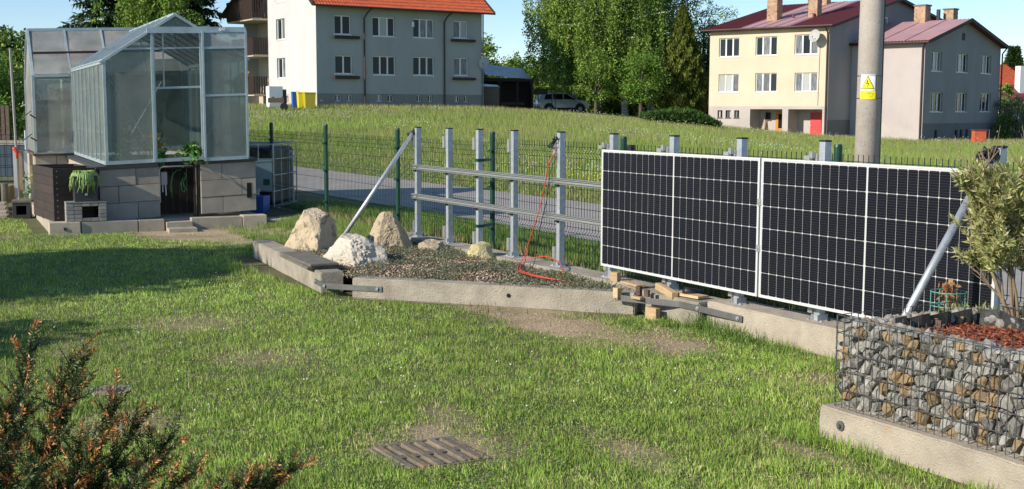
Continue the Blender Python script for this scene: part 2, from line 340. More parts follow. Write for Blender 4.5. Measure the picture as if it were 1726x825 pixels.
beam('pale concrete beam under the solar panels running up to the gabion', (1.53,.05), (3.4,.05), .30, .215, 'concrete2', seed=5)
beam('concrete beam end standing behind the gabion planter', (3.42,.05), (5.6,.05), .30, .205, 'concrete2', seed=6)
beam('long low concrete beam along the front of the rock bed with a bolt hole', (-1.22,1.93), (.80,.22), .17, .19, 'concrete', seed=7)
beam('concrete beam left of the boulders carrying two stone slabs', (-4.62,1.76), (-1.60,2.08), .22, .20, 'concrete', seed=8)
hole = MB().tube([(0,0,0),(0,-.012,0)], .018, 10).build('bolt_hole', 'darkhole')
fb = [o for o in COL.objects if o.get('label', '').startswith('long low concrete')][0]; hole.parent = fb; hole.location = (1.52, .004, .11)
# flat steel straps bolted over the joints
def strap(label, pts, z, hh=.05):
    t = yard('steel_strap', label, 'metal strap', *pts[0], 0, 'flat steel straps on the concrete beams')
    P = [Vector(((a-pts[0][0]), -(b-pts[0][1]), z+dz)) for (a, b), dz in zip(pts, (0,.0,-.0,-.02))]; m = MB()
    for p, q in zip(P, P[1:]): m.bar(p, q, .006, hh)
    m.build('strap_plate', 'steelflat', t, bevel=.001)
    for p in [P[0]+(P[1]-P[0]).normalized()*.03, P[-1]-(P[-1]-P[-2]).normalized()*.04, P[-2]]:
        inst(BOLT, 'bolt', t, p+Vector((0,-.006,0)), (R(90),0,0))
bm_ = MB(); bm_.cyl((0,0,0), .017, .003, 14); bm_.cyl((0,0,.003), .011, .009, 6); BOLT = bm_.mesh('bolt', 'galv')
strap('dark steel strap with bright bolts joining the left beam to the front beam', [(-1.78,2.075),(-1.42,2.112),(-.98,1.738)], .10)
strap('dark steel strap lying across the beam joint below the timber offcuts', [(.72,.37),(1.26,.115),(1.5,.112),(1.97,.062)], .155)
# two stone slabs lying on the left beam
t = yard('stone_slab', 'grey stone slabs stacked in a pair on the left concrete beam', 'stone slab', -2.95, 2.02, .203, drot=-.10)
bmobj(rough_box(1.12, .30, .026, amp=.003, seed=3), 'slab', 'slab', t, (0,0,0)); bmobj(rough_box(1.12, .29, .024, amp=.003, seed=9), 'slab', 'slab', t, (.03,-.005,.028), (0,0,R(1.4)))
# ---------------------------------------------------------------- steel posts
POSTS = [-4.09, -3.265, -2.545, -1.79, -.895, -.01, .875, 1.737, 2.62, 4.10]
PLAB = ['leftmost bare galvanised post, braced by the slanted tube', 'second bare galvanised post from the left, standing on a raised plate', 'third bare galvanised post, strapped to the green fence post', 'fourth bare galvanised post, between the lichen stone and the red cable', 'bare galvanised post with the red cable hanging from it',
 'galvanised post at the left edge of the left solar panel', 'galvanised post behind the middle of the left solar panel', 'galvanised post near the right edge of the left solar panel', 'galvanised post left of the concrete pole behind the right solar panel', 'galvanised end post behind the leafy bush']
def post(i, s):
    t = yard('steel_post', PLAB[i], 'steel post', s, -.10, .205, 'galvanised posts of the panel row')
    rz = random.uniform(-.03,.03); t.rotation_euler.z += rz; t.rotation_euler.y += random.uniform(-.006,.006)
    m = MB(); H = 1.29; a = .028; b = .03; th = .003   # C-profile open towards +x
    m.b2((-a,-b,0), (a,-b+th,H)); m.b2((-a,b-th,0), (a,b,H)); m.b2((-a,-b+th,0), (-a+th,b-th,H)); m.b2((a-th,-b+th,0), (a,b-th,H))
    m.build('post_profile', 'galv', t, bevel=.002)
    MB().box((0,0,H+.005), (.062,.066,.012)).build('end_cap', 'blackp', t, bevel=.002)
    p = MB().box((0,0,.004), (.17,.13,.008)); p.box((-.031,-.0,.03), (.004,.1,.05)); p.box((.031,0,.03), (.004,.1,.05)); p.build('base_plate', 'galv', t)
    for sx in (-.065,.065):
        inst(BOLT, 'bolt', t, (sx,-.045,.008)); MB().cyl((sx,.03,.008), .011, .018, 8).build('nut_cap', 'blackp', t)
    for zz, nm in ((1.075,'bracket'),(.06,'bracket')):
        k = MB().box((-.05,-.026,zz+.065), (.042,.05,.13)); k.box((-.074,-.02,zz+.065), (.006,.03,.12)); k.build(nm, 'alu', t, bevel=.002)
        MB().tube([(-.05,-.0,zz+.045),(-.05,-.0,zz+.0)], .009, 6).build('clamp_screw', 'blackp', t)
    return t
for i, s in enumerate(POSTS): post(i, s)
MB().box((0,0,-.035), (.11,.12,.07)).build('packing_block', 'blackp', [o for o in COL.objects if o.get('label') == PLAB[1]][0])
# the green straps between post 3 and the fence post
t = yard('post_clamp', 'green clamps tying the third bare post to the green fence post', 'clamp', -2.545, -.10, .2)
for zz in (.97,.26): MB().box((0,0,zz), (.075,.082,.03)).bar((.03,.0,zz), (-.13,.25,zz), .02, .03).build('strap', 'green', t)
# ---------------------------------------------------------------- rails
def rail(label, z):
    t = yard('mounting_rail', label, 'mounting rail', -4.15, -.045, z, 'aluminium rails on the bare posts')
    m = MB(); L = 8.3
    for k, (y, zz, dy, dz) in enumerate(((0,.0165,.036,.008),(0,-.0165,.036,.008),(.012,0,.012,.026),(0,.0335,.03,.006),(0,-.0335,.03,.006),(.012,.025,.01,.014),(.012,-.025,.01,.014))): m.box((L/2,y,zz*.8), (L,dy,dz*.8))
    m.build('rail_profile', 'alu', t)
    for s in POSTS[:9]: MB().box((s+4.15,.012,-.045), (.05,.02,.016)).build('rail_clip', 'blackp', t)
    MB().box((.17,0,0), (.006,.044,.064)).build('end_stop', 'alu', t)
rail('upper aluminium rail running across the bare posts to the panels', 1.035)
rail('lower aluminium rail running across the bare posts to the panels', .69)
# ---------------------------------------------------------------- slanted braces
def brace(label, s, top, foot, r=.024, flat=False):
    t = yard('brace_tube', label, 'brace', s, foot[0], foot[1], 'slanted galvanised braces at the row ends')
    d = Vector((top[2] if len(top) > 2 else 0, -(top[0]-foot[0]), top[1]-foot[1])); m = MB(); m.tube([(0,0,0), d], r, 20); o = m.build('tube', 'galv', t, smooth=False)
    for p in o.data.polygons: p.use_smooth = len(p.vertices) == 4
    n = d.normalized(); MB().tube([d-n*.03, d+n*.03], r*1.15, 14).tube([d+n*.02, d+n*.05+Vector((.03,.03,0))], .012, 8).build('tube_end', 'blackp', t)
brace('slanted galvanised brace tube standing between the boulders', -4.13, (-.07, 1.45), (.93, .12))
brace('slanted galvanised brace tube in front of the right solar panel', 4.09, (-.05, 1.46), (.95, .12))
# ---------------------------------------------------------------- solar panels
PL, PH, PT = 2.094, 1.038, .034
cw, ch = (PL/2-.022-.008-.0025*11)/12, (PH-.044-.0026*5)/6
cm = MB(); c_ = .0065
cm.add([(c_,0,0),(cw-c_,0,0),(cw,0,c_),(cw,0,ch-c_),(cw-c_,0,ch),(c_,0,ch),(0,0,ch-c_),(0,0,c_)], [(0,1,2,3,4,5,6,7)]); CELL = cm.mesh('cell', 'cell')
def panel(label, s0):
    t = yard('photovoltaic_module', label, 'solar panel', s0, .034, .324, 'dark solar panels mounted on the posts')
    f = .011; m = MB()
    m.b2((0,0,0), (PL,PT,f)); m.b2((0,0,PH-f), (PL,PT,PH)); m.b2((0,0,f), (f,PT,PH-f)); m.b2((PL-f,0,f), (PL,PT,PH-f)); m.build('panel_frame', 'pframe', t, bevel=.0012)
    MB().b2((f,.003,f), (PL-f,.007,PH-f)).build('backsheet', 'backsheet', t)
    for half in (0, 1):
        x0 = .022 if half == 0 else PL/2+.008
        for i in range(12):
            for j in range(6): inst(CELL, 'cell', t, (x0+i*(cw+.0025), .0022, .022+j*(ch+.0026)))
    MB().b2((PL/2-.1,PT+.001,PH-.16), (PL/2+.1,PT+.022,PH-.06)).build('junction_box', 'blackp', t)
panel('left solar panel, beside the bare posts', 0)
panel('right solar panel, behind the slanted brace and the bush', PL+.02)
for k, zz in enumerate((.69,1.035)):
    t = yard('panel_clamp', ['lower', 'upper'][k]+' metal clamp in the gap between the two solar panels', 'clamp', PL+.01, .036, zz); MB().box((0,0,0), (.034,.012,.05)).build('clamp_body', 'alu', t); inst(BOLT, 'bolt', t, (0,-.006,0), (R(90),0,0), (.6,.6,.6))
for s, zz in ((-.09,1.37),(.79,1.37),(1.655,1.37),(2.54,1.37)):
    k = ['over the left corner of the left solar panel', 'on the top edge of the left solar panel at its middle', 'on the top edge of the left solar panel near its right corner', 'on the top edge of the right solar panel'][int(round((s+.09)/.87))]
    t = yard('edge_clamp', 'aluminium clamp '+k, 'clamp', s, -.02, zz, 'aluminium clamps on the panel edges'); MB().box((0,0,.01), (.06,.03,.03)).box((.03,.01,.03), (.03,.03,.05)).build('clamp_body', 'alu', t, bevel=.002)
t = yard('cable_bundle', 'black cable connectors showing above the left solar panel', 'cable', .32, -.06, 1.35)
MB().tube([(-.05,0,0),(-.04,.0,.05),(.0,0,.03),(.05,0,.05),(.06,0,.0)], .010, 6).box((0,0,.035), (.05,.04,.05)).build('connector', 'blackp', t)
# ---------------------------------------------------------------- red cable and its black twin
def cable(label, mt, pts, r, cat='cable'):
    t = thing('hanging_cable', label, cat, W(*pts[0])); P = [W(*p)-W(*pts[0]) for p in pts]; C = []
    for i in range(len(P)-1):                       # catmull-rom
        p0, p1, p2, p3 = P[max(i-1,0)], P[i], P[i+1], P[min(i+2,len(P)-1)]
        for k in range(8):
            u = k/8; C.append(.5*((2*p1)+(p2-p0)*u+(2*p0-5*p1+4*p2-p3)*u*u+(3*p1-p0-3*p2+p3)*u**3))
    C.append(P[-1]); MB().tube(C, r, 8).build('cable_run', mt, t, smooth=True)
base = [(-.93,-.06,1.31),(-.95,-.0,1.2),(-.99,.02,1.0),(-1.06,.03,.78),(-1.14,.05,.58),(-1.22,.06,.42),(-1.24,.08,.30),(-1.20,.12,.22)]
cable('red cable hanging from a bare post and coiled on the rock bed', 'red', base+[(-1.05,.25,.215),(-.75,.42,.215),(-.35,.48,.215),(.02,.42,.212)], .0048)
cable('red cable beside the first, ending in a short loop over the bed', 'red', [(a+.018,b+.012,c) for a, b, c in base[:7]]+[(-1.18,.10,.26),(-.98,.02,.30),(-.72,.02,.27),(-.50,.12,.22),(-.36,.20,.18)], .0045)
cable('red cable strand lying in a second loop on the rock bed', 'red', [(-1.22,.10,.29),(-1.2,.17,.22),(-1.0,.31,.215),(-.7,.47,.215),(-.3,.51,.215),(-.02,.44,.215)], .0045)
cable('thin black cable hanging from the same bare post as the red one', 'blackp', [(-.91,-.06,1.27),(-.93,-.0,1.1),(-.97,.01,.85),(-1.05,.03,.6),(-1.10,.04,.4),(-1.12,.06,.22),(-1.05,.16,.18)], .004)
# plastic film bunched at the top of the right brace and of the cable post
def film(label, s, n, z, d, k):
    t = yard('black_tape_wrap', label, 'tape', s, n, z); m = MB()
    for i in range(k):
        a = Vector((random.uniform(-.03,.03), random.uniform(-.03,.02), random.uniform(-.02,.03))); m.tube([a, a+Vector((random.uniform(-.05,.05), random.uniform(-.04,.02), random.uniform(-.06,.03))), a+Vector((random.uniform(-.06,.06),-.02,random.uniform(-.08,.0)))], [.012,.016,.006], 6)
    m.build('wrap', 'blackp', t, smooth=True)
film('black tape bunched where the right brace meets the end post', 4.08, -.03, 1.45, 0, 9)
film('black tape at the top of the post with the red cable', -.92, -.06, 1.42, 0, 4)
film('black tape where the left brace meets the first bare post', -4.13, -.06, 1.44, 0, 3)
# ---------------------------------------------------------------- green mesh fence
fr = yard('mesh_fence', 'green welded wire mesh fence on green posts beside the road', 'fence', 0, -.35, 0)
FP = [-15.1,-12.6,-10.14,-7.72,-5.21,-2.71,-.21,2.5,5.0,7.5]
def mesh_panel_mesh(L):
    m = MB(); z0, z1 = .0, 1.22; prof = [(0,z0),(0,.30),(-.03,.33),(0,.36),(0,1.08),(-.035,1.115),(0,1.15),(0,z1)]; nw = int(L/.05)
    for i in range(1, nw): 
        x = i*L/nw; m.tube([(x,y,z) for y, z in prof], .0030, 4, cap=False)
    for z, y in ((.02,0),(.28,.004),(.33,-.03),(.38,.004),(.57,.004),(.76,.004),(.95,.004),(1.06,.004),(1.115,-.035),(1.17,.004)): m.tube([(.03,y,z),(L-.03,y,z)], .0034, 4)
    for x in (.035, L-.035): m.tube([(x,0,0),(x,0,z1)], .0035, 4)
    return m.mesh('mesh_panel', 'gwire')
mp25 = mesh_panel_mesh(2.5)
for i, s in enumerate(FP):
    zb = .16 if s > -5 else .12
    top = 1.45 if s > -6 else 1.47
    o = MB().cyl((0,0,0), .03, top-zb+.1, 14).cyl((0,0,top-zb+.1), .032, .02, 14, .026).build('fence_post', 'green', fr, (s,0,zb-.1))
    if i < len(FP)-1:
        mo = inst(mp25, 'mesh_panel', fr, (s, .0, zb+.02)); mo.scale.x = (FP[i+1]-s)/2.5
    for zz in (.25,.7,1.1): MB().box((0,-.03,zz), (.09,.02,.025)).build('mesh_clip', 'green', fr, (s,0,zb))
# ---------------------------------------------------------------- boulders
def rock(label, s, n, z0, size, mt, planes, seed, subd=5, amp=.05, rz=0, cat='boulder', name='boulder', group=None):
    import bmesh
    bm = bmesh.new(); bmesh.ops.create_icosphere(bm, subdivisions=subd, radius=1); rs = random.Random(seed)
    pl = [(Vector(p[:3]).normalized(), p[3]) for p in planes]+[(Vector((rs.gauss(0,1), rs.gauss(0,1), rs.gauss(0,1))).normalized(), rs.uniform(.86,1.02)) for _ in range(16)]
    for v in bm.verts:
        d = v.co.normalized(); r = min([1.25]+[h/max(d.dot(q), 1e-3) for q, h in pl if d.dot(q) > .05]); c = d*r
        q = c*2.2+Vector((seed,0,0)); c += d*(mnoise.noise(q)*amp*1.2+mnoise.noise(q*2.7)*amp*.9+abs(mnoise.noise(q*5))*amp*1.1+mnoise.noise(q*11)*amp*.45)
        v.co = Vector((c.x*size[0]/2, c.y*size[1]/2, (c.z+.55)*size[2]/1.55))
    o = bmobj(bm, name, mt, None, W(s, n, z0), (0,0,RY+rz)); tag(o, label, cat, group)
    o.data.polygons.foreach_set('use_smooth', [True]*len(o.data.polygons)); o.data.set_sharp_from_angle(angle=R(17))
    return o
# x = along the row (to the right), -y = towards the lawn
rock('tall ochre boulder, leftmost of the three large ones', -3.74, 1.38, .06, (.66,.55,.62), 'rock1', [(.35,-.9,.22,.58),(.95,.25,.2,.66),(-.5,-.6,.62,.66),(-.9,0,.1,.9),(.15,-.1,1,.70),(.75,-.4,.5,.72),(-.75,-.3,.35,.70)], 11, amp=.035, rz=.25)
rock('rounded white boulder in front of the other two', -2.44, 1.42, .08, (.90,.70,.44), 'rock2', [(.15,-.85,.55,.56),(.95,.05,.45,.58),(-.5,-.7,.6,.62),(.6,-.75,.35,.62),(.1,.6,.8,.7),(.1,0,1,.62)], 23, amp=.05)
rock('tan pyramid shaped boulder behind the white one', -3.66, .50, .10, (.62,.56,.52), 'rock3', [(.1,-.95,.38,.50),(1,-.1,.22,.46),(-.7,-.5,.5,.62),(.1,.8,.6,.66),(.8,.5,.4,.6),(-.25,.1,1,.72)], 37, amp=.04, rz=-.15)
rock('small knobbly lichen covered stone on the bed by the third post', -2.03, .16, .10, (.28,.26,.26), 'rock4', [(0,0,1,.8)], 5, subd=3, amp=.12, cat='stone', name='lichen_stone')
rock('reddish stone half hidden between the boulders', -3.05, 1.15, .10, (.32,.3,.20), 'rock3', [], 8, subd=3, amp=.08, cat='stone', name='small_stone')
rock('flat broken stone at the right of the pyramid boulder', -3.05, .22, .13, (.36,.3,.15), 'rock3', [], 15, subd=3, amp=.12, cat='stone', name='small_stone')
# ---------------------------------------------------------------- bed fill: chips and creeping stonecrop
BED = [(-4.4,1.70),(-1.55,1.92),(-1.15,1.80),(.72,.26),(.62,.06),(-4.4,.06)]
def inpoly(x, y, poly):
    c = np.zeros(len(x), bool); n = len(poly)
    for i in range(n):
        x1, y1 = poly[i]; x2, y2 = poly[(i+1) % n]; k = ((y1 > y) != (y2 > y)) & (x < (x2-x1)*(y-y1)/(y2-y1+1e-12)+x1); c ^= k
    return c
def bedz(s, n): return .165-.05*np.clip((-s-2.6)/1.5, 0, 1)+(vnoise(s, n, 2.5)-.5)*.05
SS, NN = np.meshgrid(np.arange(-4.6,.8,.08), np.arange(0,2.0,.08)); k = inpoly(SS.ravel(), NN.ravel(), BED).reshape(SS.shape)
V = np.stack([PX0+SS*TX+NN*NX, PY0+SS*TY+NN*NY, bedz(SS, NN)], -1).reshape(-1, 3); nx = SS.shape[1]; F = []
for j in range(SS.shape[0]-1):
    for i in range(nx-1):
        if k[j,i] and k[j+1,i] and k[j,i+1] and k[j+1,i+1]: a = j*nx+i; F.append((a+nx,a+nx+1,a+1,a))
M['bedsoil'] = mat('bed_soil', (.16,.115,.075), .97, (.10,.07,.05), 9, bump=1, bscale=40)
bed = bpy.data.objects.new('bed_soil', npmesh('bed_soil', V, F4=F, mt='bedsoil')); link(bed); tag(bed, kind='structure')
def chips(name, label, cat, s, n, z, r, cols, mt='chips', flat=.55):
    N = len(s); T = np.array([(1,0,0),(-1,0,0),(0,1,0),(0,-1,0),(0,0,1),(0,0,-1)], float)
    F = np.array([(0,2,4),(2,1,4),(1,3,4),(3,0,4),(2,0,5),(1,2,5),(3,1,5),(0,3,5)]); sc = r[:, None]*rng.uniform(.5,1.2,(N,3)); sc[:, 2] *= flat
    a = rng.uniform(0, 6.28, N); P = T[None]*sc[:, None, :]+rng.normal(0,.18,(N,6,3))*r[:, None, None]*np.array([1,1,.5]); x = P[..., 0]*np.cos(a)[:, None]-P[..., 1]*np.sin(a)[:, None]; y = P[..., 0]*np.sin(a)[:, None]+P[..., 1]*np.cos(a)[:, None]
    tl = rng.uniform(-.6,.6,N)[:, None]; zz = P[..., 2]+x*tl
    X = (PX0+s*TX+n*NX)[:, None]+x; Y = (PY0+s*TY+n*NY)[:, None]+y; Z = z[:, None]+zz
    V = np.stack([X,Y,Z], -1).reshape(-1, 3); FF = (F[None]+6*np.arange(N)[:, None, None]).reshape(-1, 3); C = np.repeat(cols, 6, 0)
    o = bpy.data.objects.new(name, npmesh(name, V, F3=FF, C=C, mt=mt)); link(o); return tag(o, label, cat, kind='stuff')
def pick(cols, N, jit=.25):
    c = np.array(cols)[rng.randint(0, len(cols), N)]; return c*rng.uniform(1-jit, 1+jit, (N,1))
N = 17000; s = rng.uniform(-4.6,.8,N); n = rng.uniform(0,2,N); k = inpoly(s, n, BED); s, n = s[k], n[k]
dens = vnoise(s, n, 2.2)
k = rng.rand(len(s)) < .45+.9*dens; s, n = s[k], n[k]; N = len(s)
chips('bed_gravel', 'brown and pale stone chips and dry litter filling the rock bed', 'gravel', s, n, bedz(s, n)+rng.uniform(0,.02,N), rng.uniform(.006,.017,N), pick([(.36,.28,.19),(.50,.42,.32),(.22,.15,.10),(.14,.09,.06),(.62,.55,.45),(.30,.20,.13),(.42,.30,.18)], N))
# leaf tool: small folded leaves as quads
def leaves(P, D, L, Wd, C, up=None, fold=.25):
    # P base points, D unit direction, L length, Wd width arrays
    N = len(P); ref = rng.normal(0, 1, (N,3)) if up is None else up; Sx = np.cross(D, ref); Sx /= np.linalg.norm(Sx, axis=1)[:, None]+1e-9; U = np.cross(Sx, D)
    a = P; b = P+D*(L*.5)[:, None]+Sx*(Wd*.5)[:, None]+U*(Wd*fold)[:, None]; c = P+D*L[:, None]; d = P+D*(L*.5)[:, None]-Sx*(Wd*.5)[:, None]+U*(Wd*fold)[:, None]
    return np.stack([a,b,c,d], 1).reshape(-1, 3), np.arange(N*4).reshape(-1, 4), np.repeat(C, 4, 0)
def leafobj(name, P, D, L, Wd, C, mt='leaf', parent=None, label=None, cat=None, kind=None, up=None, fold=.25):
    V, F, CC = leaves(P, D, L, Wd, C, up, fold)
    if parent is not None:
        V = V-np.array(parent.location)
        rz = -parent.rotation_euler.z; c, s_ = math.cos(rz), math.sin(rz); V = V @ np.array([[c,s_,0],[-s_,c,0],[0,0,1]])
    o = bpy.data.objects.new(name, npmesh(name, V, F4=F, C=CC, mt=mt)); link(o, parent); return tag(o, label, cat, kind=kind)
def unit(v): return v/(np.linalg.norm(v, axis=1)[:, None]+1e-9)
N = 60000; s = rng.uniform(-4.5,.7,N); n = rng.uniform(.03,1.95,N); k = inpoly(s, n, BED) & (rng.rand(N) < np.clip((vnoise(s+9, n, 2.6)-.30)*2.6+.12, 0, 1)); s, n = s[k], n[k]; N = len(s)
P = np.stack([PX0+s*TX+n*NX, PY0+s*TY+n*NY, bedz(s, n)+rng.uniform(0,.045,N)], -1); D = unit(rng.normal(0,1,(N,3))*[1,1,.5]+[0,0,.5])
leafobj('stonecrop_plants', P, D, rng.uniform(.010,.026,N), rng.uniform(.007,.013,N), pick([(.17,.20,.13),(.25,.28,.19),(.10,.14,.07),(.20,.17,.10),(.33,.34,.25),(.12,.16,.06)], N), label='grey green creeping stonecrop spread over the rock bed', cat='ground plants', kind='stuff')
# ---------------------------------------------------------------- timber offcuts
def timber(label, s, n, z, L, wd, h, rz, ry=0, name='timber_offcut', mt='wood', rx=0):
    o = MB().box((0,0,h/2), (L,wd,h)).build(name, mt, None, W(s, n, z), (rx,ry,RY+rz), bevel=.003); return tag(o, label, 'wood offcut', 'timber offcuts at the panel foot')
timber('short cube of pine beside the foot of the panel corner post', .20, .01, .205, .075, .075, .08, .5)
timber('thin pine board lying behind the cube', .48, .02, .205, .30, .08, .022, -.1)
timber('upright end of a pine beam at the tip of the front concrete beam', .74, .36, .155, .055,.055,.085, .2)
timber('long pine plank leaning on the wall under the left solar panel', 1.0, .05, .20, .34, .055, .055, -.22, .10)
timber('dark grey board stub standing between the pine pieces', .88, .24, .19, .05,.03,.075, .1, mt='oldwood')
timber('dark grey board stub beside the first stub', .95, .21, .18, .045,.03,.06, .3, mt='oldwood')
timber('small pine wedge under the dark stubs', .93, .29, .165, .11, .05, .022, .15)
timber('pine board end standing upright below the steel strap', 1.02, .20, .0, .13,.05,.10, .1)
timber('weathered wide board lying at the right of the offcuts', 1.22, -.02, .205, .32,.12,.022, .1, mt='wood')
t = yard('rubber_hose_end', 'round black rubber pipe end beside the timber offcuts', 'pipe', 1.20, .02, .20); MB().tube([(0,.0,.05),(.03,.14,.02)], .034, 16).build('pipe', 'blackp', t, smooth=True)
# ---------------------------------------------------------------- gabion planter
gb = yard('gabion_planter', 'wire basket planter filled with grey and ochre broken stone', 'gabion', 4.43, 1.52, .17)
GL, GH, GT = 1.75, .485, .20; GD = 1.0
def clip(poly, px, py, nx_, ny_):       # keep side where (p-p0).n <= 0
    out = []
    for i in range(len(poly)):
        a = poly[i]; b = poly[(i+1) % len(poly)]; da = (a[0]-px)*nx_+(a[1]-py)*ny_; db = (b[0]-px)*nx_+(b[1]-py)*ny_
        if da <= 0: out.append(a)
        if (da < 0 < db) or (db < 0 < da): u = da/(da-db); out.append((a[0]+(b[0]-a[0])*u, a[1]+(b[1]-a[1])*u))
    return out
def stones(L, H, sp, M4, seed, maxn=400):
    rs = random.Random(seed); pts = []
    j = 0; z = -sp*.1
    while z < H+sp:
        x = (-sp if j % 2 else -sp*.5)
        while x < L+sp: pts.append((x+rs.uniform(-.38,.38)*sp, z+rs.uniform(-.36,.36)*sp)); x += sp*rs.uniform(.75,1.3)
        z += sp*.86; j += 1
    cnt = 0
    for i, p in enumerate(pts):
        poly = [(-.01,-.0),(L,-.0),(L,H),(-.01,H)]
        wgt = 0
        for k, q in enumerate(pts):
            if k == i or abs(q[0]-p[0]) > sp*3 or abs(q[1]-p[1]) > sp*3: continue
            poly = clip(poly, (p[0]+q[0])/2, (p[1]+q[1])/2, q[0]-p[0], q[1]-p[1])
            if len(poly) < 3: break
        if len(poly) < 3: continue
        cx = sum(a for a, b in poly)/len(poly); cy = sum(b for a, b in poly)/len(poly)
        if max(math.hypot(a-cx, b-cy) for a, b in poly) < sp*.25: continue
        # sometimes round the silhouette, with a gap at the joint
        k1 = rs.uniform(.82,.99); pr = [(cx+(a-cx)*k1*rs.uniform(.90,1.0), cy+(b-cy)*k1*rs.uniform(.90,1.0)) for a, b in poly]; n = len(pr)
        base = rs.uniform(.010,.030); gx, gy = rs.uniform(-.45,.45), rs.uniform(-.5,.5); kk = rs.uniform(.45,.72); ox, oy = rs.uniform(-.25,.25)*sp, rs.uniform(-.25,.25)*sp
        f1 = []
        for a, b in pr: dx, dy = (a-cx)*kk+ox*.5, (b-cy)*kk+oy*.5; f1.append((cx+dx, max(.004, base+gx*dx+gy*dy+rs.uniform(-.004,.004)), cy+dy))
        ring = [(a, base+.020+rs.uniform(-.005,.007), b) for a, b in pr]; back = [(cx+(a-cx)*.7, base+.075, cy+(b-cy)*.7) for a, b in pr]
        vs = ring+f1+[(cx+ox*.5, base-.003 if base > .01 else base, cy+oy*.5)]+back; fs = []
        for q in range(n):
            r_ = (q+1) % n; fs += [(q,r_,n+r_,n+q), (n+q,n+r_,2*n), (q,2*n+1+q,2*n+1+r_,r_)]
        fs.append(tuple(range(2*n+1, 3*n+1)))
        vs = [(a-cx, b, c-cy) for a, b, c in vs]
        o = MB().add(vs, fs).build('stone', rs.choice(['stA','stB','stA','stC','stA','stB','stA','stC']), gb, M4((cx,0,cy)), (0,0,M4.rz)); cnt += 1
    return cnt
class Fr:
    def __init__(s, fn, rz): s.fn = fn; s.rz = rz
    def __call__(s, p): return s.fn(p)
n1 = stones(GL, GH-.02, .069, Fr(lambda p: (p[0], p[1]+.006, p[2]), 0), 3)
# the rest of the fill: inner stones and stones on the rims, joined
def loose(name, boxes, cnt, r0, r1, par):
    V = []; F = []; C = []; rs = random.Random(5); m = MB()
    ico = [(0,0,1),(.89,0,.45),(.28,.85,.45),(-.72,.53,.45),(-.72,-.53,.45),(.28,-.85,.45),(.72,.53,-.45),(-.28,.85,-.45),(-.89,0,-.45),(-.28,-.85,-.45),(.72,-.53,-.45),(0,0,-1)]
    fc = [(0,1,2),(0,2,3),(0,3,4),(0,4,5),(0,5,1),(1,6,2),(2,7,3),(3,8,4),(4,9,5),(5,10,1),(2,6,7),(3,7,8),(4,8,9),(5,9,10),(1,10,6),(11,7,6),(11,8,7),(11,9,8),(11,10,9),(11,6,10)]
    for _ in range(cnt):
        b = boxes[rs.randrange(len(boxes))]; c = [rs.uniform(b[0][i], b[1][i]) for i in range(3)]; r = rs.uniform(r0, r1); q = Matrix.Rotation(rs.uniform(0,6), 3, Vector((rs.gauss(0,1),rs.gauss(0,1),rs.gauss(0,1))).normalized()); sc = [rs.uniform(.7,1.2) for _ in range(3)]
        m.use(rs.choice(['stA','stB','stC','stA'])); m.add([q @ Vector((v[0]*sc[0]*rs.uniform(.8,1.1), v[1]*sc[1]*rs.uniform(.8,1.1), v[2]*sc[2]*rs.uniform(.8,1.1)))*r+Vector(c) for v in ico], fc)
    o = m.build(name, None, par); return tag(o, kind='stuff')
tp = GH-.072
loose('stone_fill', [((0,.06,tp),(GL,GT-.02,tp+.03)),((0,.06,tp),(GL,GT-.02,tp+.03)),((.02,.06,tp),(.19,GD-.04,tp+.03)),((.19,GD-.17,tp),(GL,GD-.03,tp+.03)),((.03,.04,.05),(.05,GD-.04,tp)),((.1,GD-.03,.1),(GL,GD-.02,tp))], 900, .022, .040, gb)
c = MB(); c.b2((.05,.085,.0), (GL,GT,tp-.02)); c.b2((.07,GT,0), (.19,GD-.06,tp-.02)); c.b2((.19,GD-.17,0), (GL,GD-.06,tp-.02)); c.build('stone_core', 'stA', gb)
def wires(name, fn, L, H, top=True):
    m = MB(); r = .0024
    k = 0
    while k*.0505 <= L: x = k*.0505; m.tube([fn(x+random.uniform(-.002,.002),-.0045,-.005), fn(x,-.0045+random.uniform(0,.002),H)], r*1.15, 5); k += 1
    k = 0
    while k*.098 <= H+.01: z = min(k*.098, H); m.tube([fn(x_*L/14, 0, z+random.uniform(-.0015,.0015)) for x_ in range(15)], r, 5); k += 1
    m.build(name, 'zinc', gb)
wires('wire_mesh', lambda x, y, z: (x, y, z), GL, GH)
wires('wire_mesh', lambda x, y, z: (-.004+y, x, z), GD, GH)
wires('wire_mesh', lambda x, y, z: (x+.2, GD-y, z), GL-.2, GH)
wires('wire_mesh', lambda x, y, z: (x+.2, GT-y, z+.25), GL-.2, GH-.25)
sp = [(.0+.006*math.cos(a*.9), -.003+.006*math.sin(a*.9), .01+a*GH/60*.95) for a in range(60)]; MB().tube(sp, .0018, 4).build('corner_spiral', 'zinc', gb)
sp = [(.96+.006*math.cos(a*.9), -.003+.006*math.sin(a*.9), .01+a*GH/60*.95) for a in range(60)]; MB().tube(sp, .0022, 4).build('corner_spiral', 'zinc', gb)
m = MB(); P = [(.2,y,0) for y in (GT,GD-.17)]
for a, b in (((.20,GT,0),(.20,GD-.17,0)),((.2,GD-.175,0),(GL,GD-.175,0))):
    nseg = 14
    for i in range(nseg):
        A = Vector(a).lerp(Vector(b), i/nseg); B = Vector(a).lerp(Vector(b), (i+1)/nseg); ja, jb = [(.02*math.sin(k*1.7)) for k in (i, i+1)]
        m.add([(A.x+ja*.4,A.y,.1),(B.x+jb*.4,B.y,.1),(B.x+jb,B.y+jb,GH-.005+jb*.6),(A.x+ja,A.y+ja,GH-.005+ja*.6)], [(0,1,2,3)])
m.build('black_lining', 'foil', gb)
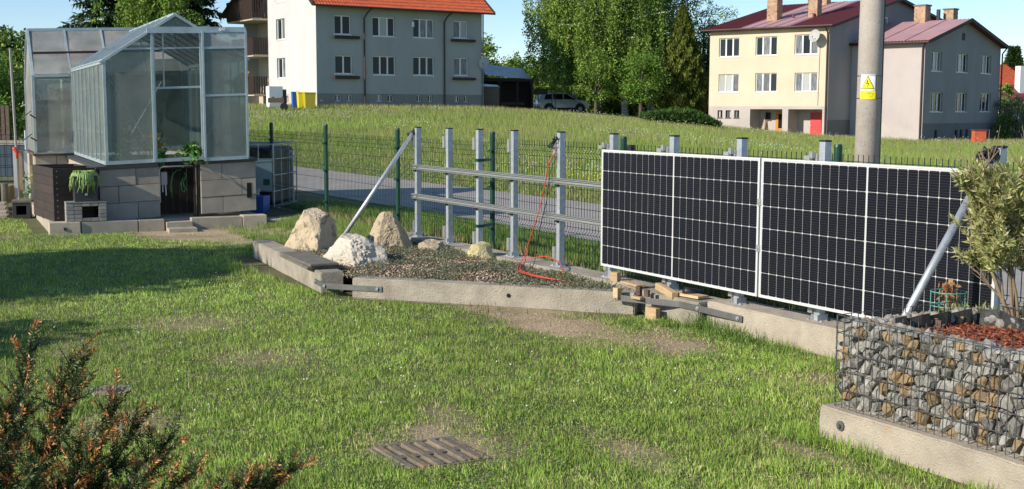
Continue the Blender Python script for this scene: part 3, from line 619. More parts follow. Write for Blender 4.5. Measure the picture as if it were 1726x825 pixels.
# mulch inside
N = 9000; a = rng.uniform(.2, GL, N); b = rng.uniform(GT, GD-.17, N)
def muz(a, b): return .17+.375+.045*np.sin(a*3)*.5+(vnoise(a, b, 6)-.5)*.04
ms_ = MB(); nx = 14
SSm, NNm = np.meshgrid(np.linspace(.2,GL,16), np.linspace(GT+.002,GD-.175,9)); V = np.stack([SSm, NNm, muz(SSm, NNm)-.17], -1).reshape(-1,3)
F = [(j*16+i, j*16+i+1, (j+1)*16+i+1, (j+1)*16+i) for j in range(8) for i in range(15)]
o = bpy.data.objects.new('mulch_bed', npmesh('mulch_bed', V, F4=F, mt='mulch')); link(o, gb)
s = 4.43+a; n = 1.52-b; P = np.stack([PX0+s*TX+n*NX, PY0+s*TY+n*NY, muz(a, b)+rng.uniform(0,.012,N)], -1); D = unit(rng.normal(0,1,(N,3))*[1,1,.25])
M['mulchc'] = mat('mulch_chip', (1,1,1), .9, attr='col')
leafobj('mulch_chips', P, D, rng.uniform(.015,.05,N), rng.uniform(.005,.012,N), pick([(.28,.075,.03),(.20,.05,.025),(.36,.11,.05),(.12,.04,.025),(.30,.10,.05)], N), mt='mulchc', label='reddish brown bark chips filling the gabion planter', cat='mulch', kind='stuff', fold=.1)
# its concrete base
bmobj(rough_box(2.2, .24, .19, amp=.006, seed=31), 'concrete_beam', 'concrete2', None, W(4.37,1.58,-.02), (0,0,RY)); o = COL.objects[-1]; tag(o, 'mossy cracked concrete beam under the gabion with a bolt plate', 'concrete beam')
kk = MB().tube([(0,0,0),(0,-.008,0)], .026, 18).tube([(0,-.008,0),(0,-.022,0)], .011, 6).build('bolt_plate', 'steelflat', o, (.165,-.002,.115))
# stake, wire cage, dried plant
t = yard('board_stub', 'short grey board stub stuck in the planter by the black lining', 'stake', 4.60+.08, 1.05, .5); MB().box((0,0,.06), (.035,.012,.13)).build('stub', 'oldwood', t)
CX, CY = 2.505, 6.93
t = thing('plant_ring', 'green wire plant support cage around the dried plant', 'plant support', (CX,CY,.5))
for z in (.03,.105,.185): MB().tube([(.098*math.cos(a*math.pi/16), .098*math.sin(a*math.pi/16), z) for a in range(32)], .0028, 6, closed=True).build('ring', mat('mint_wire', (.12,.38,.30), .5), t)
for k in range(5): a = .5+k*2*math.pi/5; MB().tube([(.098*math.cos(a), .098*math.sin(a), z) for z in (-.06,.187)], .0026, 6).build('upright', mat('mint_wire', (.12,.38,.30), .5), t)
t = thing('dried_plant', 'dried orange brown plant tied to a stake inside the wire cage', 'dried plant', (CX,CY,.5))
MB().box((.01,0,.11), (.02,.014,.30)).build('stake', 'wood', t)
N = 260; zz = rng.uniform(0,.25,N); P = np.stack([CX+rng.normal(0,.022,N), CY+rng.normal(0,.022,N), .5+zz], -1); D = unit(np.stack([rng.normal(0,.6,N), rng.normal(0,.6,N), -np.abs(rng.normal(.6,.5,N))], -1))
leafobj('dried_leaves', P, D, rng.uniform(.02,.045,N), rng.uniform(.008,.018,N), pick([(.42,.18,.06),(.5,.28,.12),(.25,.10,.04),(.55,.36,.2)], N), parent=t)
# ---------------------------------------------------------------- drain grate in the lawn
gt = thing('drain_grate', 'rusty cast iron drain grate sunk in the lawn', 'drain grate', (-.415,5.96,.0), RY+R(90))
MB().b2((-.21,-.21,-.30), (.21,.21,-.26)).build('pit_floor', 'darkhole', gt)
m = MB(); m.b2((-.235,-.235,-.26),(-.215,.235,.008)); m.b2((.215,-.235,-.26),(.235,.235,.008)); m.b2((-.215,-.235,-.26),(.215,-.215,.008)); m.b2((-.215,.215,-.26),(.215,.235,.008)); m.build('rim', 'iron', gt, bevel=.004)
for k in range(6):
    x = -.215+.03+k*.0745; MB().b2((x-.0205,-.214,-.02), (x+.0205,.214,.012+random.uniform(-.002,.002))).build('bar', 'iron', gt, bevel=.004)
MB().b2((-.214,-.028,-.03), (.214,.028,.010)).build('cross_bar', 'iron', gt, bevel=.003)
t = thing('inspection_lid', 'flat grey lid with a blue patch lying in the lawn behind the yew', 'lid', (-2.45,7.32,-.004), .3)
MB().cyl((0,0,0), .125, .014, 24).build('lid_plate', mat('lid_grey', (.30,.29,.25), .8, (.2,.19,.15), 8), t); MB().box((.02,-.06,.014), (.07,.045,.008)).build('lid_patch', 'blue', t)
# ================================================================ greenhouses on block walls
SH = .041
def gt_(name, label, cat, u, v, z, group=None, drot=0): return thing(name, label, cat, Gw(u, v, z), GYAW+drot, group)
gh = gt_('greenhouse', 'small aluminium greenhouse with its sliding door open, standing on grey blocks', 'greenhouse', 0, 0, GZ0)
GHf = lambda x, y, z: (x, y, z+SH*x)
def gm(): return MB(GHf)
GW, GDp, EV, RG = 2.016, 4.49, 1.453, 2.08
a = .032
def member(par, p, q, w_=.03, h_=.03, name='frame_bar', up=(0,0,1)): return gm().bar(p, q, w_, h_, up).build(name, 'ghalu', par)
m = gm()
for y in (.015, GDp-.015):
    m.bar((0,y,.02),(GW,y,.02), .05, .05); m.bar((.015,y,0),(.015,y,EV), .04, .045, (0,1,0)); m.bar((GW-.015,y,0),(GW-.015,y,EV), .04, .045, (0,1,0))
    m.bar((-.04,y-.02,EV-.03),(GW/2,y-.02,RG), .035, .05, (0,1,0)); m.bar((GW/2,y-.02,RG),(GW+.04,y-.02,EV-.03), .035, .05, (0,1,0))
for x in (.015, GW-.015): m.bar((x,0,.02),(x,GDp,.02), .04, .05); m.bar((x,0,EV-.01),(x,GDp,EV-.01), .05, .06)
m.bar((GW/2,0,RG),(GW/2,GDp,RG), .05, .05); m.bar((.0,-.0,1.61),(GW,-.0,1.61), .02, .02)
m.build('main_frame', 'ghalu', gh)
m = gm()
m.bar((.67,-.01,0),(.67,-.01,1.86), .035, .035, (0,1,0)); m.bar((.70,.02,0),(.70,.02,1.78), .02, .03, (0,1,0)); m.bar((1.355,-.01,0),(1.355,-.01,1.86), .035, .035, (0,1,0)); m.build('door_frame', 'ghalu', gh)
gm().bar((.60,-.045,1.86),(2.0,-.045,1.86-.02), .03, .075).bar((.65,-.05,1.905),(2.0,-.05,1.885), .01, .012).build('door_rail', 'ghalu', gh)
gm().bar((.69,.03,1.05),(1.34,.03,1.05), .03, .03).bar((.83,.02,1.05),(.83,.02,1.82), .018, .02, (0,1,0)).build('cross_rail', 'ghalu', gh)
nb = 8
for k in range(1, nb):
    y = k*GDp/nb
    for x in (-.006, GW+.002): member(gh, (x,y,.03), (x,y,EV-.03), .022, .022, 'glazing_bar', (0,1,0))
    member(gh, (-.02,y,EV+.02), (GW/2,y,RG+.02), .022, .03, 'roof_bar', (0,1,0)); member(gh, (GW/2,y,RG), (GW+.01,y,EV), .022, .03, 'roof_bar', (0,1,0))
for z in (.45, 1.1): gm().bar((.03,.02,z),(.03,GDp,z), .012, .014).build('side_rail', 'ghalu', gh)
for p, q in (((.06,.04,1.25),(.66,.04,.12)), ((1.97,.04,1.35),(1.42,.04,.30)), ((1.95,.3,1.1),(1.95,1.6,.1)), ((.9,GDp-.05,.2),(1.5,GDp-.05,1.2))): gm().tube([p, q], .008, 5).build('diagonal_brace', 'ghalu', gh)
# glass, pane by pane
def pane(par, pts, mt='glass', name='glass_pane', th=.004):
    P = [Vector(GHf(*p)) for p in pts]; nrm = (P[1]-P[0]).cross(P[2]-P[0]).normalized()*th; return MB().prism(P, nrm).build(name, mt, par)
for k in range(nb):
    y0, y1 = k*GDp/nb+.014, (k+1)*GDp/nb-.014
    for x in (.004, GW-.008):
        pane(gh, [(x,y0,.05),(x,y1,.05),(x,y1,EV-.04),(x,y0,EV-.04)], 'glass')
    dx = GW/2; sl = (RG-EV)/dx
    for s0, s1, ss_ in ((-.02, dx-.02, 1), (GW+.02, dx+.02, -1)):
        f = lambda x: EV+sl*(x if ss_ > 0 else GW-x)+.012
        pane(gh, [(s0,y0,f(s0)),(s0,y1,f(s0)),(s1,y1,f(s1)),(s1,y0,f(s1))], 'glass3', 'roof_pane')
gab = lambda x: EV+(RG-EV)*(x/(GW/2) if x < GW/2 else (GW-x)/(GW/2))
for y in (.012, GDp-.012):
    pane(gh, [(.04,y,.05),(.655,y,.05),(.655,y,1.6),(gab(0)*0+.25,y,1.6),(.04,y,gab(.04)-.02)])
    pane(gh, [(.27,y,1.625),(.655,y,1.625),(.655,y,gab(.655)-.03)])
    pane(gh, [(.69,y,1.90),(GW-.69,y,1.90),(GW/2,y,RG-.04)])
    pane(gh, [(1.37,y,.05),(GW-.04,y,.05),(GW-.04,y,gab(GW-.04)-.02),(GW-.25,y,1.6),(1.37,y,1.6)])
    if y > 1: pane(gh, [(.66,y,.05),(1.36,y,.05),(1.36,y,1.85),(.66,y,1.85)])
# the door leaf slid to the right
m = gm(); y = -.06
m.bar((1.375,y,-.0),(1.375,y,1.84), .03, .035, (0,1,0)); m.bar((1.995,y,-.0),(1.995,y,1.84), .03, .035, (0,1,0))
for z in (.0, .92, 1.6, 1.83): m.bar((1.36,y,z),(2.0,y,z), .02, .03 if z not in (0,) else .05)
dl = m.build('sliding_door', 'ghalu', gh)
for z0, z1 in ((.03,.90),(.94,1.585),(1.615,1.815)): pane(dl, [(1.392,y,z0),(1.98,y,z0),(1.98,y,z1),(1.392,y,z1)], 'glass3' if z1 > 1.7 else 'glass')
gm().box((1.66,-.075,1.86), (.07,.02,.035)).build('door_roller', 'white', gh)
# a propped roof vent
m = gm(); V_ = [(1.15,1.2,EV+.55),(1.15,1.75,EV+.55),(1.55,1.75,EV+.35),(1.55,1.2,EV+.35)]
for p, q in zip(V_, V_[1:]+V_[:1]): m.bar(p, q, .02, .02)
m.build('roof_vent', 'ghalu', gh); 
# plants inside
def indoor(name, label, u, v, z, h, r, N, cols):
    t = gt_(name, label, 'plant', u, v, z); c = Gw(u, v, z); hh = rng.rand(N)**.8; P = np.stack([c.x+rng.normal(0,r,N)*(1-.5*hh), c.y+rng.normal(0,r,N)*(1-.5*hh), c.z+hh*h], -1)
    D = unit(rng.normal(0,1,(N,3))+[0,0,.6]); leafobj('leaves', P, D, rng.uniform(.05,.12,N), rng.uniform(.02,.05,N), pick(cols, N), parent=t)
    MB().tube([(0,0,-.0),(0,0,h)], .008, 5).build('stem', 'bark', t); return t
GR = [(.10,.28,.04),(.16,.36,.06),(.22,.42,.08),(.06,.16,.03)]
indoor('seedling', 'leafy green seedlings behind the left glass of the greenhouse', .27, .35, .93, .28, .09, 170, GR)
indoor('tall_plant', 'tall dry flower spike behind the left glass of the greenhouse', .36, .5, .93, .62, .02, 170, [(.42,.32,.22),(.5,.4,.3),(.3,.22,.14)])
indoor('seedling', 'bright green plant sprouting at the right of the open greenhouse door', 1.22, .10, .88, .30, .09, 260, GR)
indoor('seedling', 'small green plant at the left of the open greenhouse door', .78, .15, .92, .14, .05, 90, GR)
indoor('tall_plant', 'tall brown plant behind the sliding door glass', 1.56, .4, .95, .68, .02, 170, [(.30,.2,.12),(.22,.15,.09)])
indoor('seedling', 'green plant behind the sliding door glass', 1.68, .4, .95, .25, .07, 130, GR)
indoor('flowering_plant', 'orange flowered plant in the back of the greenhouse', 1.0, 2.6, .93, .35, .14, 200, [(.55,.28,.06),(.6,.35,.1),(.2,.3,.07)])
# ---- block walls: every block its own piece
bw = gt_('block_wall', 'grey aerated block wall carrying the small greenhouse', 'wall', -.1, 0, GZ0)
def blocks(par, u0, u1, v, zt, ch, nrows, off, th=.22, seed=0, fn=None, ln=.62, along='u', mt='block', slope=SH):
    rs = random.Random(seed)
    for r in range(nrows):
        cuts = [u0]; x = u0+off[r % len(off)]
        while x < u1-.12: cuts.append(x); x += ln
        cuts.append(u1)
        for a_, b_ in zip(cuts, cuts[1:]):
            z1 = zt-r*ch; z0 = z1-ch+.006; g = .0035; jit = rs.uniform(-.004,.004)
            f = (lambda x, y, z: (x, y, z+slope*(x-0))) if along == 'u' else (lambda x, y, z: (x, y, z))
            q = MB(f)
            if along == 'u': q.b2((a_+g, v+jit, z0), (b_-g, v+th+jit, z1))
            else: q.b2((v+jit, a_+g, z0), (v+th+jit, b_-g, z1))
            q.build('block', mt, par, bevel=.003)
zt = -.075
blocks(bw, .0, .83, 0, zt, .243, 3, [.50,.26,.52], seed=1); blocks(bw, 1.41, 2.22, 0, zt, .243, 3, [.31,.60,.32], seed=2)
blocks(bw, .225, 4.6, 0, zt, .243, 3, [.5,.25,.55], seed=3, along='v', mt='concrete2')
blocks(bw, .225, 4.6, 2.0, zt+.08, .243, 3, [.5,.25,.55], seed=4, along='v')
q = MB(lambda x, y, z: (x, y, z+SH*x)); q.b2((-.03,-.03,-.07), (.80,.25,-.025)).b2((1.40,-.03,-.07), (2.24,.25,-.025)).b2((-.03,.25,-.07), (.20,4.6,-.025)).b2((2.03,.25,-.07),(2.24,4.6,-.025)); q.build('coping', 'greydark', bw)
MB().b2((2.08,-.006,-.52),(2.15,.01,-.30)).build('block_hollow', 'darkhole', bw)
# floor slab and kerb
kerb = gt_('kerb', 'low concrete kerb and plinth around the greenhouse', 'kerb', 0, 0, 0)
def kb(a_, b_, mt='concrete', bv=.008, nm='kerb_stone'): return MB().b2(a_, b_).build(nm, mt, kerb, bevel=bv)
kb((-.66,-.28,-.05), (2.2,5.6,.13), 'concrete', nm='floor_slab')
kb((-.82,-.52,-.05), (-.42,-.30,.17), 'concrete2'); kb((-.405,-.50,-.05), (.34,-.285,.165), 'block'); kb((.35,-.50,-.05), (.70,-.285,.165), 'concrete')
kb((1.08,-.46,-.05), (1.80,-.285,.165), 'concrete'); kb((1.81,-.47,-.05), (2.16,-.24,.175), 'concrete2'); kb((.70,-.30,-.05),(1.08,-.285,.15))
for k in range(11): kb((-.80,-.29+k*.44,-.05), (-.665,.135+k*.44,.165-(k % 2)*.01), 'concrete2')
m = MB(); m.box((-.62,-.524,.08), (.035,.01,.04)).build('marker_plate', 'greydark', kerb)
t = gt_('doorstep', 'two concrete steps in front of the greenhouse door', 'steps', .72, -.50, 0); MB().b2((0,-.06,-.02),(.36,.19,.125)).build('upper_step', 'concrete', t, bevel=.006); MB().b2((-.01,-.30,-.02),(.38,-.065,.055)).build('lower_step', 'concrete', t, bevel=.006)
# inside the doorway
t = gt_('door_lining', 'brown boards lining the doorway below the greenhouse', 'boarding', .73, .30, .12)
for k in range(6): MB().b2((k*.105,.5,0), (k*.105+.10,.52,.76+SH*.9)).build('board', 'compost', t)
MB().b2((.0,.0,.72),(.57,.5,.74)).build('shelf_board', 'compost', t)
MB().bar((.50,-.25,0),(.50,-.25,.80), .03, .02, (0,1,0)).bar((.55,-.2,0),(.55,-.2,.80), .02, .05, (0,1,0)).build('door_edge', 'brownm', t)
t = gt_('junction_box', 'grey electric box beside the greenhouse doorway', 'electric box', .82, .20, .70); MB().box((0,0,0), (.085,.06,.19)).build('box_body', 'chair', t, bevel=.006); MB().tube([(-.02,0,-.09),(-.02,0,-.2)], .008, 8).tube([(.02,0,-.09),(.025,0,-.25)], .009, 8).build('cable_gland', 'white', t)
t = gt_('water_pipe', 'white plastic pipe bent over the greenhouse doorway', 'pipe', .755, .18, .50); MB().tube([(0,0,-.15),(0,0,.33),(.02,0,.36),(.05,0,.37),(.50,0,.385)], .011, 8).build('pipe_run', 'white', t, smooth=True)
t = gt_('garden_hose', 'green garden hose hung in loops in the greenhouse doorway', 'hose', 1.08, .42, .50)
L_ = [(-.12,0,-.1),(-.125,0,.1),(-.10,-.01,.24),(-.04,-.01,.30),(.03,0,.31)]; MB().tube(L_, .010, 8).tube([(.07+.02*math.sin(k*.9),-.01,.27-.03*k) for k in range(9)]+[(.06,-.01,-.02),(.03,0,.0),(.02,0,.1),(.05,0,.2)], .009, 8).build('hose_run', 'hose', t, smooth=True)
# tall greenhouse behind, long side towards us
tg = gt_('greenhouse', 'tall cloudy greenhouse behind and left of the small one', 'greenhouse', 0, 4.62, GZ0)
U0, U1, TV, TE, TR_ = -.62, 2.62, 2.0, 1.36, 2.20
m = gm()
for y in (0, TV): m.bar((U0,y,.02),(U1,y,.02), .05, .05); m.bar((U0,y,TE),(U1,y,TE), .05, .045)
m.bar((U0,TV/2,TR_),(U1,TV/2,TR_), .06, .05)
for x in (U0, U1):
    for y in (0, TV): m.bar((x,y,0),(x,y,TE), .045, .05, (0,1,0)); m.bar((x,y,TE),(x,TV/2,TR_), .04, .05, (1,0,0))
m.build('main_frame', 'ghalu', tg)
xs = [U0, .005, .63, 1.26, 1.89, U1]
for x in xs[1:-1]:
    member(tg, (x,0,.03), (x,0,TE), .03, .03, 'glazing_bar', (0,1,0)); member(tg, (x,0,TE), (x,TV/2,TR_), .03, .03, 'roof_bar', (1,0,0)); member(tg, (x,TV,TE), (x,TV/2,TR_), .03, .03, 'roof_bar', (1,0,0))
for x0, x1 in zip(xs, xs[1:]):
    x0 += .018; x1 -= .018
    pane(tg, [(x0,.005,.05),(x1,.005,.05),(x1,.005,TE-.03),(x0,.005,TE-.03)], 'glass2', 'wall_pane'); pane(tg, [(x0,TV,.05),(x1,TV,.05),(x1,TV,TE-.03),(x0,TV,TE-.03)], 'glass2', 'wall_pane')
    pane(tg, [(x0,.01,TE+.03),(x1,.01,TE+.03),(x1,TV/2-.02,TR_-.03),(x0,TV/2-.02,TR_-.03)], 'glass2', 'roof_pane'); pane(tg, [(x0,TV-.01,TE+.03),(x1,TV-.01,TE+.03),(x1,TV/2+.02,TR_-.03),(x0,TV/2+.02,TR_-.03)], 'glass2', 'roof_pane')
for x in (U0, U1): pane(tg, [(x,.03,.05),(x,TV-.03,.05),(x,TV-.03,TE),(x,TV/2,TR_-.04),(x,.03,TE)], 'glass2', 'gable_pane')
for z in (.30, .86): gm().b2((U0+.05,.03,z),(1.6,.45,z+.085)).build('shelf', 'brownm', tg)
for z in (1.72,): gm().b2((U0+.05,.45,z),(1.6,.62,z+.07)).build('shelf', 'brownm', tg)
tb = gt_('block_wall', 'low concrete wall under the tall cloudy greenhouse', 'wall', U0, 4.58, GZ0)
blocks(tb, -.02, .62, 0, -.03, .24, 4, [.35,.2], seed=7, slope=0, mt='block', ln=.6); blocks(tb, .24, 2.2, -.02, -.03, .24, 4, [.5,.25], seed=8, along='v', mt='concrete2')
MB().b2((-.05,-.04,-.028),(.62,.24,.006)).b2((-.05,.24,-.028),(.24,2.2,.006)).build('coping', 'oldwood', tb)
MB().b2((.62,.03,-.8),(3.2,.2,-.04)).build('wall_rest', 'block', tb)
for k, (z, l) in enumerate(((1.60,'upper'),(1.21,'lower'))):
    t = gt_('solar_lamp', l+' small blue solar lamp on the end of the tall greenhouse', 'solar lamp', U0-.08, 4.45, z, 'small solar lamps on the tall greenhouse'); MB().box((-.06,0,0), (.20,.14,.012), Matrix.Rotation(R(-38),3,'Y')).build('lamp_panel', 'tarp', t); MB().bar((.0,.02,.0),(.09,.05,-.06), .02, .02).build('lamp_arm', 'blackp', t)
t = gt_('upright_board', 'tall pale board standing against the end of the tall greenhouse', 'board', -.88, 5.3, .0, drot=.1); MB().bar((0,0,0),(-.05,0,2.75), .03, .075, (0,1,0)).build('board', mat('pale_board', (.42,.40,.37), .8, (.33,.31,.29), 5, stretch=(6,6,.5)), t); 
for k in range(4):
    t = gt_('picket', ['leftmost white picket leaning at the tall greenhouse with a red cloth','second pale picket from the left at the tall greenhouse','third pale picket from the left at the tall greenhouse','rightmost pale picket at the tall greenhouse'][k], 'picket', -.98+k*.085, 4.2, .2, 'pale pickets at the end of the tall greenhouse'); MB().bar((0,0,0),(0,.05,.82-.02*k), .055, .018, (0,1,0)).build('picket_board', 'white' if k % 2 == 0 else 'wood', t)
t = gt_('red_cloth', 'red cloth hung over the leftmost picket', 'cloth', -.98, 4.22, .98); m = MB(); m.tube([(-.03,-.01,.06),(0,-.02,.05),(.04,-.02,-.02),(.03,-.02,-.12)], [.02,.035,.03,.012], 7); m.build('cloth', 'red', t, smooth=True)
# composter
cp = gt_('composter', 'dark brown board composter with screw heads beside the greenhouse wall', 'composter', -.735, -.30, .165, drot=.13)
cw_, cd_, chh = .60, 1.35, .73
for r in range(6):
    z0 = r*.122; z1 = z0+.119
    MB().b2((0,0,z0),(cw_,.025,z1)).build('board', 'compost', cp, bevel=.002); MB().b2((0,.026,z0),(.025,cd_,z1+.0)).build('board', 'compost', cp, bevel=.002); MB().b2((cw_-.025,.026,z0),(cw_,cd_,z1)).build('board', 'compost', cp, bevel=.002); MB().b2((.026,cd_-.025,z0),(cw_-.026,cd_,z1)).build('board', 'compost', cp, bevel=.002)
MB().b2((.026,.55,chh-.12),(cw_-.026,.575,chh)).build('divider', 'compost', cp); MB().b2((.026,.026,.30),(cw_-.026,cd_-.026,chh-.22)).build('compost_heap', 'soil', cp)
sc_ = MB().tube([(0,0,0),(0,-.004,0)], .007, 8).mesh('screw_head', 'galv')
for k in range(9):
    inst(sc_, 'screw_head', cp, (.05,0,.05+k*.08)); 
for k in range(7): inst(sc_, 'screw_head', cp, (cw_-.03,0,.05+k*.11))
# brick fireplace block with planter
bs = gt_('paver_stack', 'small hollow stack of grey paving bricks in front of the composter', 'brick stack', -.60, -.50, .168)
bw_, bh = .106, .052
for r in range(5):
    for c_ in range(5):
        if r in (1,2,3) and c_ in (2,3): continue
        o_ = (.0 if r % 2 == 0 else .0); MB().b2((c_*bw_+.003,0,r*bh+.003),((c_+1)*bw_-.003,.055,(r+1)*bh-.002)).build('brick', 'paver', bs, bevel=.003)
    for c_ in range(2): MB().b2((.003,.058+c_*.11,r*bh+.003),(.058,.163+c_*.11,(r+1)*bh-.002)).build('brick', 'paver', bs, bevel=.003); MB().b2((5*bw_-.058,.058+c_*.11,r*bh+.003),(5*bw_-.003,.163+c_*.11,(r+1)*bh-.002)).build('brick', 'paver', bs, bevel=.003)
MB().b2((.0,-.004,5*bh),(5*bw_,.29,5*bh+.014)).build('top_slab', 'paver', bs); MB().b2((.06,.27,.01),(5*bw_-.06,.285,5*bh)).build('back_plate', 'darkhole', bs)
pt = gt_('planter', 'square dark planter with trailing green plant on the brick stack', 'planter', -.33, -.36, .168+5*bh+.014)
MB().box((0,0,.175), (.30,.26,.35), taper=1.04).build('pot', 'greydark', pt, bevel=.006); MB().box((0,-.137,.10), (.035,.006,.03)).build('emblem_plate', 'chair', pt)
pt2 = gt_('trailing_plant', 'trailing green succulent spilling over the dark planter', 'plant', -.33, -.36, .79)
N = 90; 
m = MB(); 
for k in range(N):
    a_ = random.uniform(0,6.28); r0 = random.uniform(0,.12); c0 = Vector((r0*math.cos(a_), r0*math.sin(a_), .0)); a2 = random.uniform(math.pi*.85, math.pi*2.15); o_ = Vector((math.cos(a2)*.16, math.sin(a2)*.155, 0)); ln = random.uniform(.05,.24)
    m.use('succ1' if k % 3 else 'succ2') if False else None
    m.tube([c0, c0*.5+o_*.6+Vector((0,0,.07)), o_+Vector((0,0,.03)), o_*1.12+Vector((random.uniform(-.02,.02),0,-ln*.6)), o_*1.1+Vector((random.uniform(-.03,.03),0,-ln))], [.008,.010,.010,.009,.004], 5)
m.build('trailing_stems', mat('succulent_green', (.16,.30,.06), .5, (.30,.40,.12), 12), pt2, smooth=True)
# IBC tank
ib = thing('water_tank', 'black water tank in a galvanised cage with a white label', 'water tank', (-3.86,19.75,.0), R(-8.6))
TX_, TYd, TH = -1.0, 1.15, 1.0; z0 = .12
MB().b2((-.97,.03,z0+.03),(-.03,TYd-.03,z0+.97)).build('tank_body', 'blackp', ib, bevel=.06)
m = MB()
for z in (z0+.02, z0+.26, z0+.52, z0+.78, z0+1.02):
    m.tube([(0,0,z),(-1,0,z),(-1,TYd,z),(0,TYd,z)], .010, 6, closed=True)
for x in (-1,-.75,-.5,-.25,0): m.tube([(x,0,z0),(x,0,z0+1.02)], .010 if x else .014, 6); m.tube([(x,TYd,z0),(x,TYd,z0+1.02)], .010, 6)
for y in (.38,.76,TYd): m.tube([(0,y,z0),(0,y,z0+1.02)], .010, 6)
for y in (.3,.85): m.tube([(-1,y,z0+1.02),(0,y,z0+1.02)], .014, 6)
m.build('cage', 'galv', ib)
MB().b2((-1.0,0,0),(0,.1,z0-.02)).b2((-1,TYd-.1,0),(0,TYd,z0-.02)).b2((-.1,.1,.02),(0,TYd-.1,z0-.03)).build('pallet_base', 'galv', ib)
MB().b2((-.62,-.016,z0+.27),(-.02,-.012,z0+.77)).build('label_plate', mat('label_plate', (.42,.50,.52), .5), ib); MB().b2((-.17,-.019,z0+.36),(-.06,-.0165,z0+.46)).build('green_sticker', mat('sticker_green', (.02,.16,.07), .5), ib)
t = thing('white_pipe', 'thin white pipe standing along the cage of the water tank', 'pipe', (-3.86+.15*.82,19.75+.8,.0), R(-8.6)); MB().tube([(.0,0,1.0),(.05,0,1.0),(.05,0,.1),(.08,0,.05)], .013, 7).box((.03,0,1.0),(.06,.03,.04)).build('pipe_run', 'white', t)
t = thing('pipe_loop', 'loop of pale pipe lying before the water tank', 'pipe', (-3.68,19.55,.06)); MB().tube([(.22*math.cos(a)+.1, .05*math.sin(a), .07+.075*math.sin(a+.6)) for a in [k*.35 for k in range(18)]], .012, 6).build('loop', 'alu', t, smooth=True)
t = thing('blue_crate', 'blue plastic crate between the greenhouse wall and the water tank', 'crate', (-4.02,19.3,.0), R(-8)); MB().box((0,0,.17), (.26,.3,.34), taper=1.06).build('crate_body', 'blue', t, bevel=.006)
for k in range(4): MB().box((-.09+k*.06,-.155,.17), (.012,.012,.30)).build('rib', 'blue', t)
t = thing('grey_pots', 'grey pots stacked on the blue crate', 'pots', (-4.1,19.35,.35)); MB().cyl((0,0,0), .08, .05, 12, .09).cyl((.04,0,.05), .06, .05, 12, .07).build('pot', 'chair', t)
# paving under the tank
m = MB(); q = [(-4.45,18.5),(-3.05,17.75),(-2.65,18.35),(-2.9,21.4),(-4.2,21.6)]; m.add([(x,y,g1(x,y)+.012) for x, y in q], [tuple(range(len(q)))]); o = m.build('paving', 'asphalt'); tag(o, kind='structure')
# left edge: dark concrete box, slabs, palisade planter, gate, sheet fence
t = thing('concrete_box', 'dark grey concrete box with a square opening by the composter', 'concrete box', (-7.62,18.9,.0), .30)
m = MB(); m.b2((-.13,0,0),(-.075,.3,.25)).b2((.075,0,0),(.13,.3,.25)).b2((-.075,0,.2),(.075,.3,.25)).b2((-.075,0,0),(.075,.3,.06)); m.build('box_shell', 'greydark', t, bevel=.004); MB().b2((-.14,-.01,.252),(.14,.31,.285)).build('box_lid', 'slab', t); MB().b2((-.075,.28,.06),(.075,.29,.2)).build('box_back', 'darkhole', t)
t = thing('stone_steps', 'flat stone slabs stepped at the left edge behind the lawn', 'slabs', (-8.25,18.9,.0), .25)
for k in range(4): MB().b2((-.8,k*.28,.0),(.38-.05*k,k*.28+.27,.045+.045*k)).build('slab', 'concrete', t, bevel=.008)
t = thing('palisade_planter', 'round topped concrete palisade planter at the left edge', 'planter', (-8.6,20.2,.13), .2)
for k in range(10): MB().cyl((-.95+k*.125,0,0), .06, .34, 10).build('palisade', 'oldwood' if k % 3 == 1 else 'slab', t)
MB().b2((-.95,.05,0),(.22,.7,.28)).build('fill', 'soil', t)
t = thing('flower_bush', 'low green plant growing beside the composter', 'plant', (-7.85,20.3,.1)); N = 260; P = np.stack([rng.normal(-7.85,.12,N), rng.normal(20.3,.12,N), rng.uniform(.25,.62,N)], -1); leafobj('leaves', P, unit(rng.normal(0,1,(N,3))+[0,0,.5]), rng.uniform(.04,.1,N), rng.uniform(.02,.04,N), pick(GR, N, .4), parent=t); MB().cyl((0,0,0), .16, .35, 10).build('pot', 'greydark', t)
sf = thing('sheet_fence', 'blue grey sheet fence with wire mesh at the left edge', 'fence', (-11.4,28.0,.15), .05)
MB().b2((-4.5,0,.0),(.35,.03,.72)).build('sheet', 'tarp', sf)
m = MB()
for k in range(33): m.tube([(-4.5+k*.15,-.05,-.3),(-4.5+k*.15,-.05,.98)], .005, 3)
for z in (-.25,0,.25,.5,.75,.95): m.tube([(-4.5,-.05,z),(.35,-.05,z)], .006, 3)
m.build('wire_mesh', 'blackp', sf)
for x in (-4.5,-2.1,.3): MB().cyl((x,-.08,-.3), .03, 1.35, 8).build('post', 'galv', sf)
wf = thing('board_fence', 'dark weathered picket fence under the hedge at the left edge', 'fence', (-17.8,43,.55), .02)
for k in range(30): MB().b2((-4.6+k*.16,0,0),(-4.6+k*.16+.12,.025,1.25+random.uniform(-.03,.03))).build('picket', 'oldwood', wf)
for z in (.3,1.0): MB().b2((-4.6,.03,z),(.2,.07,z+.08)).build('rail', 'oldwood', wf)
t = thing('low_wall', 'low pale concrete wall beyond the sheet fence', 'wall', (-13.2,33.5,.2), .03); MB().b2((-6,0,0),(.6,.2,.62)).build('wall_body', 'concrete', t)
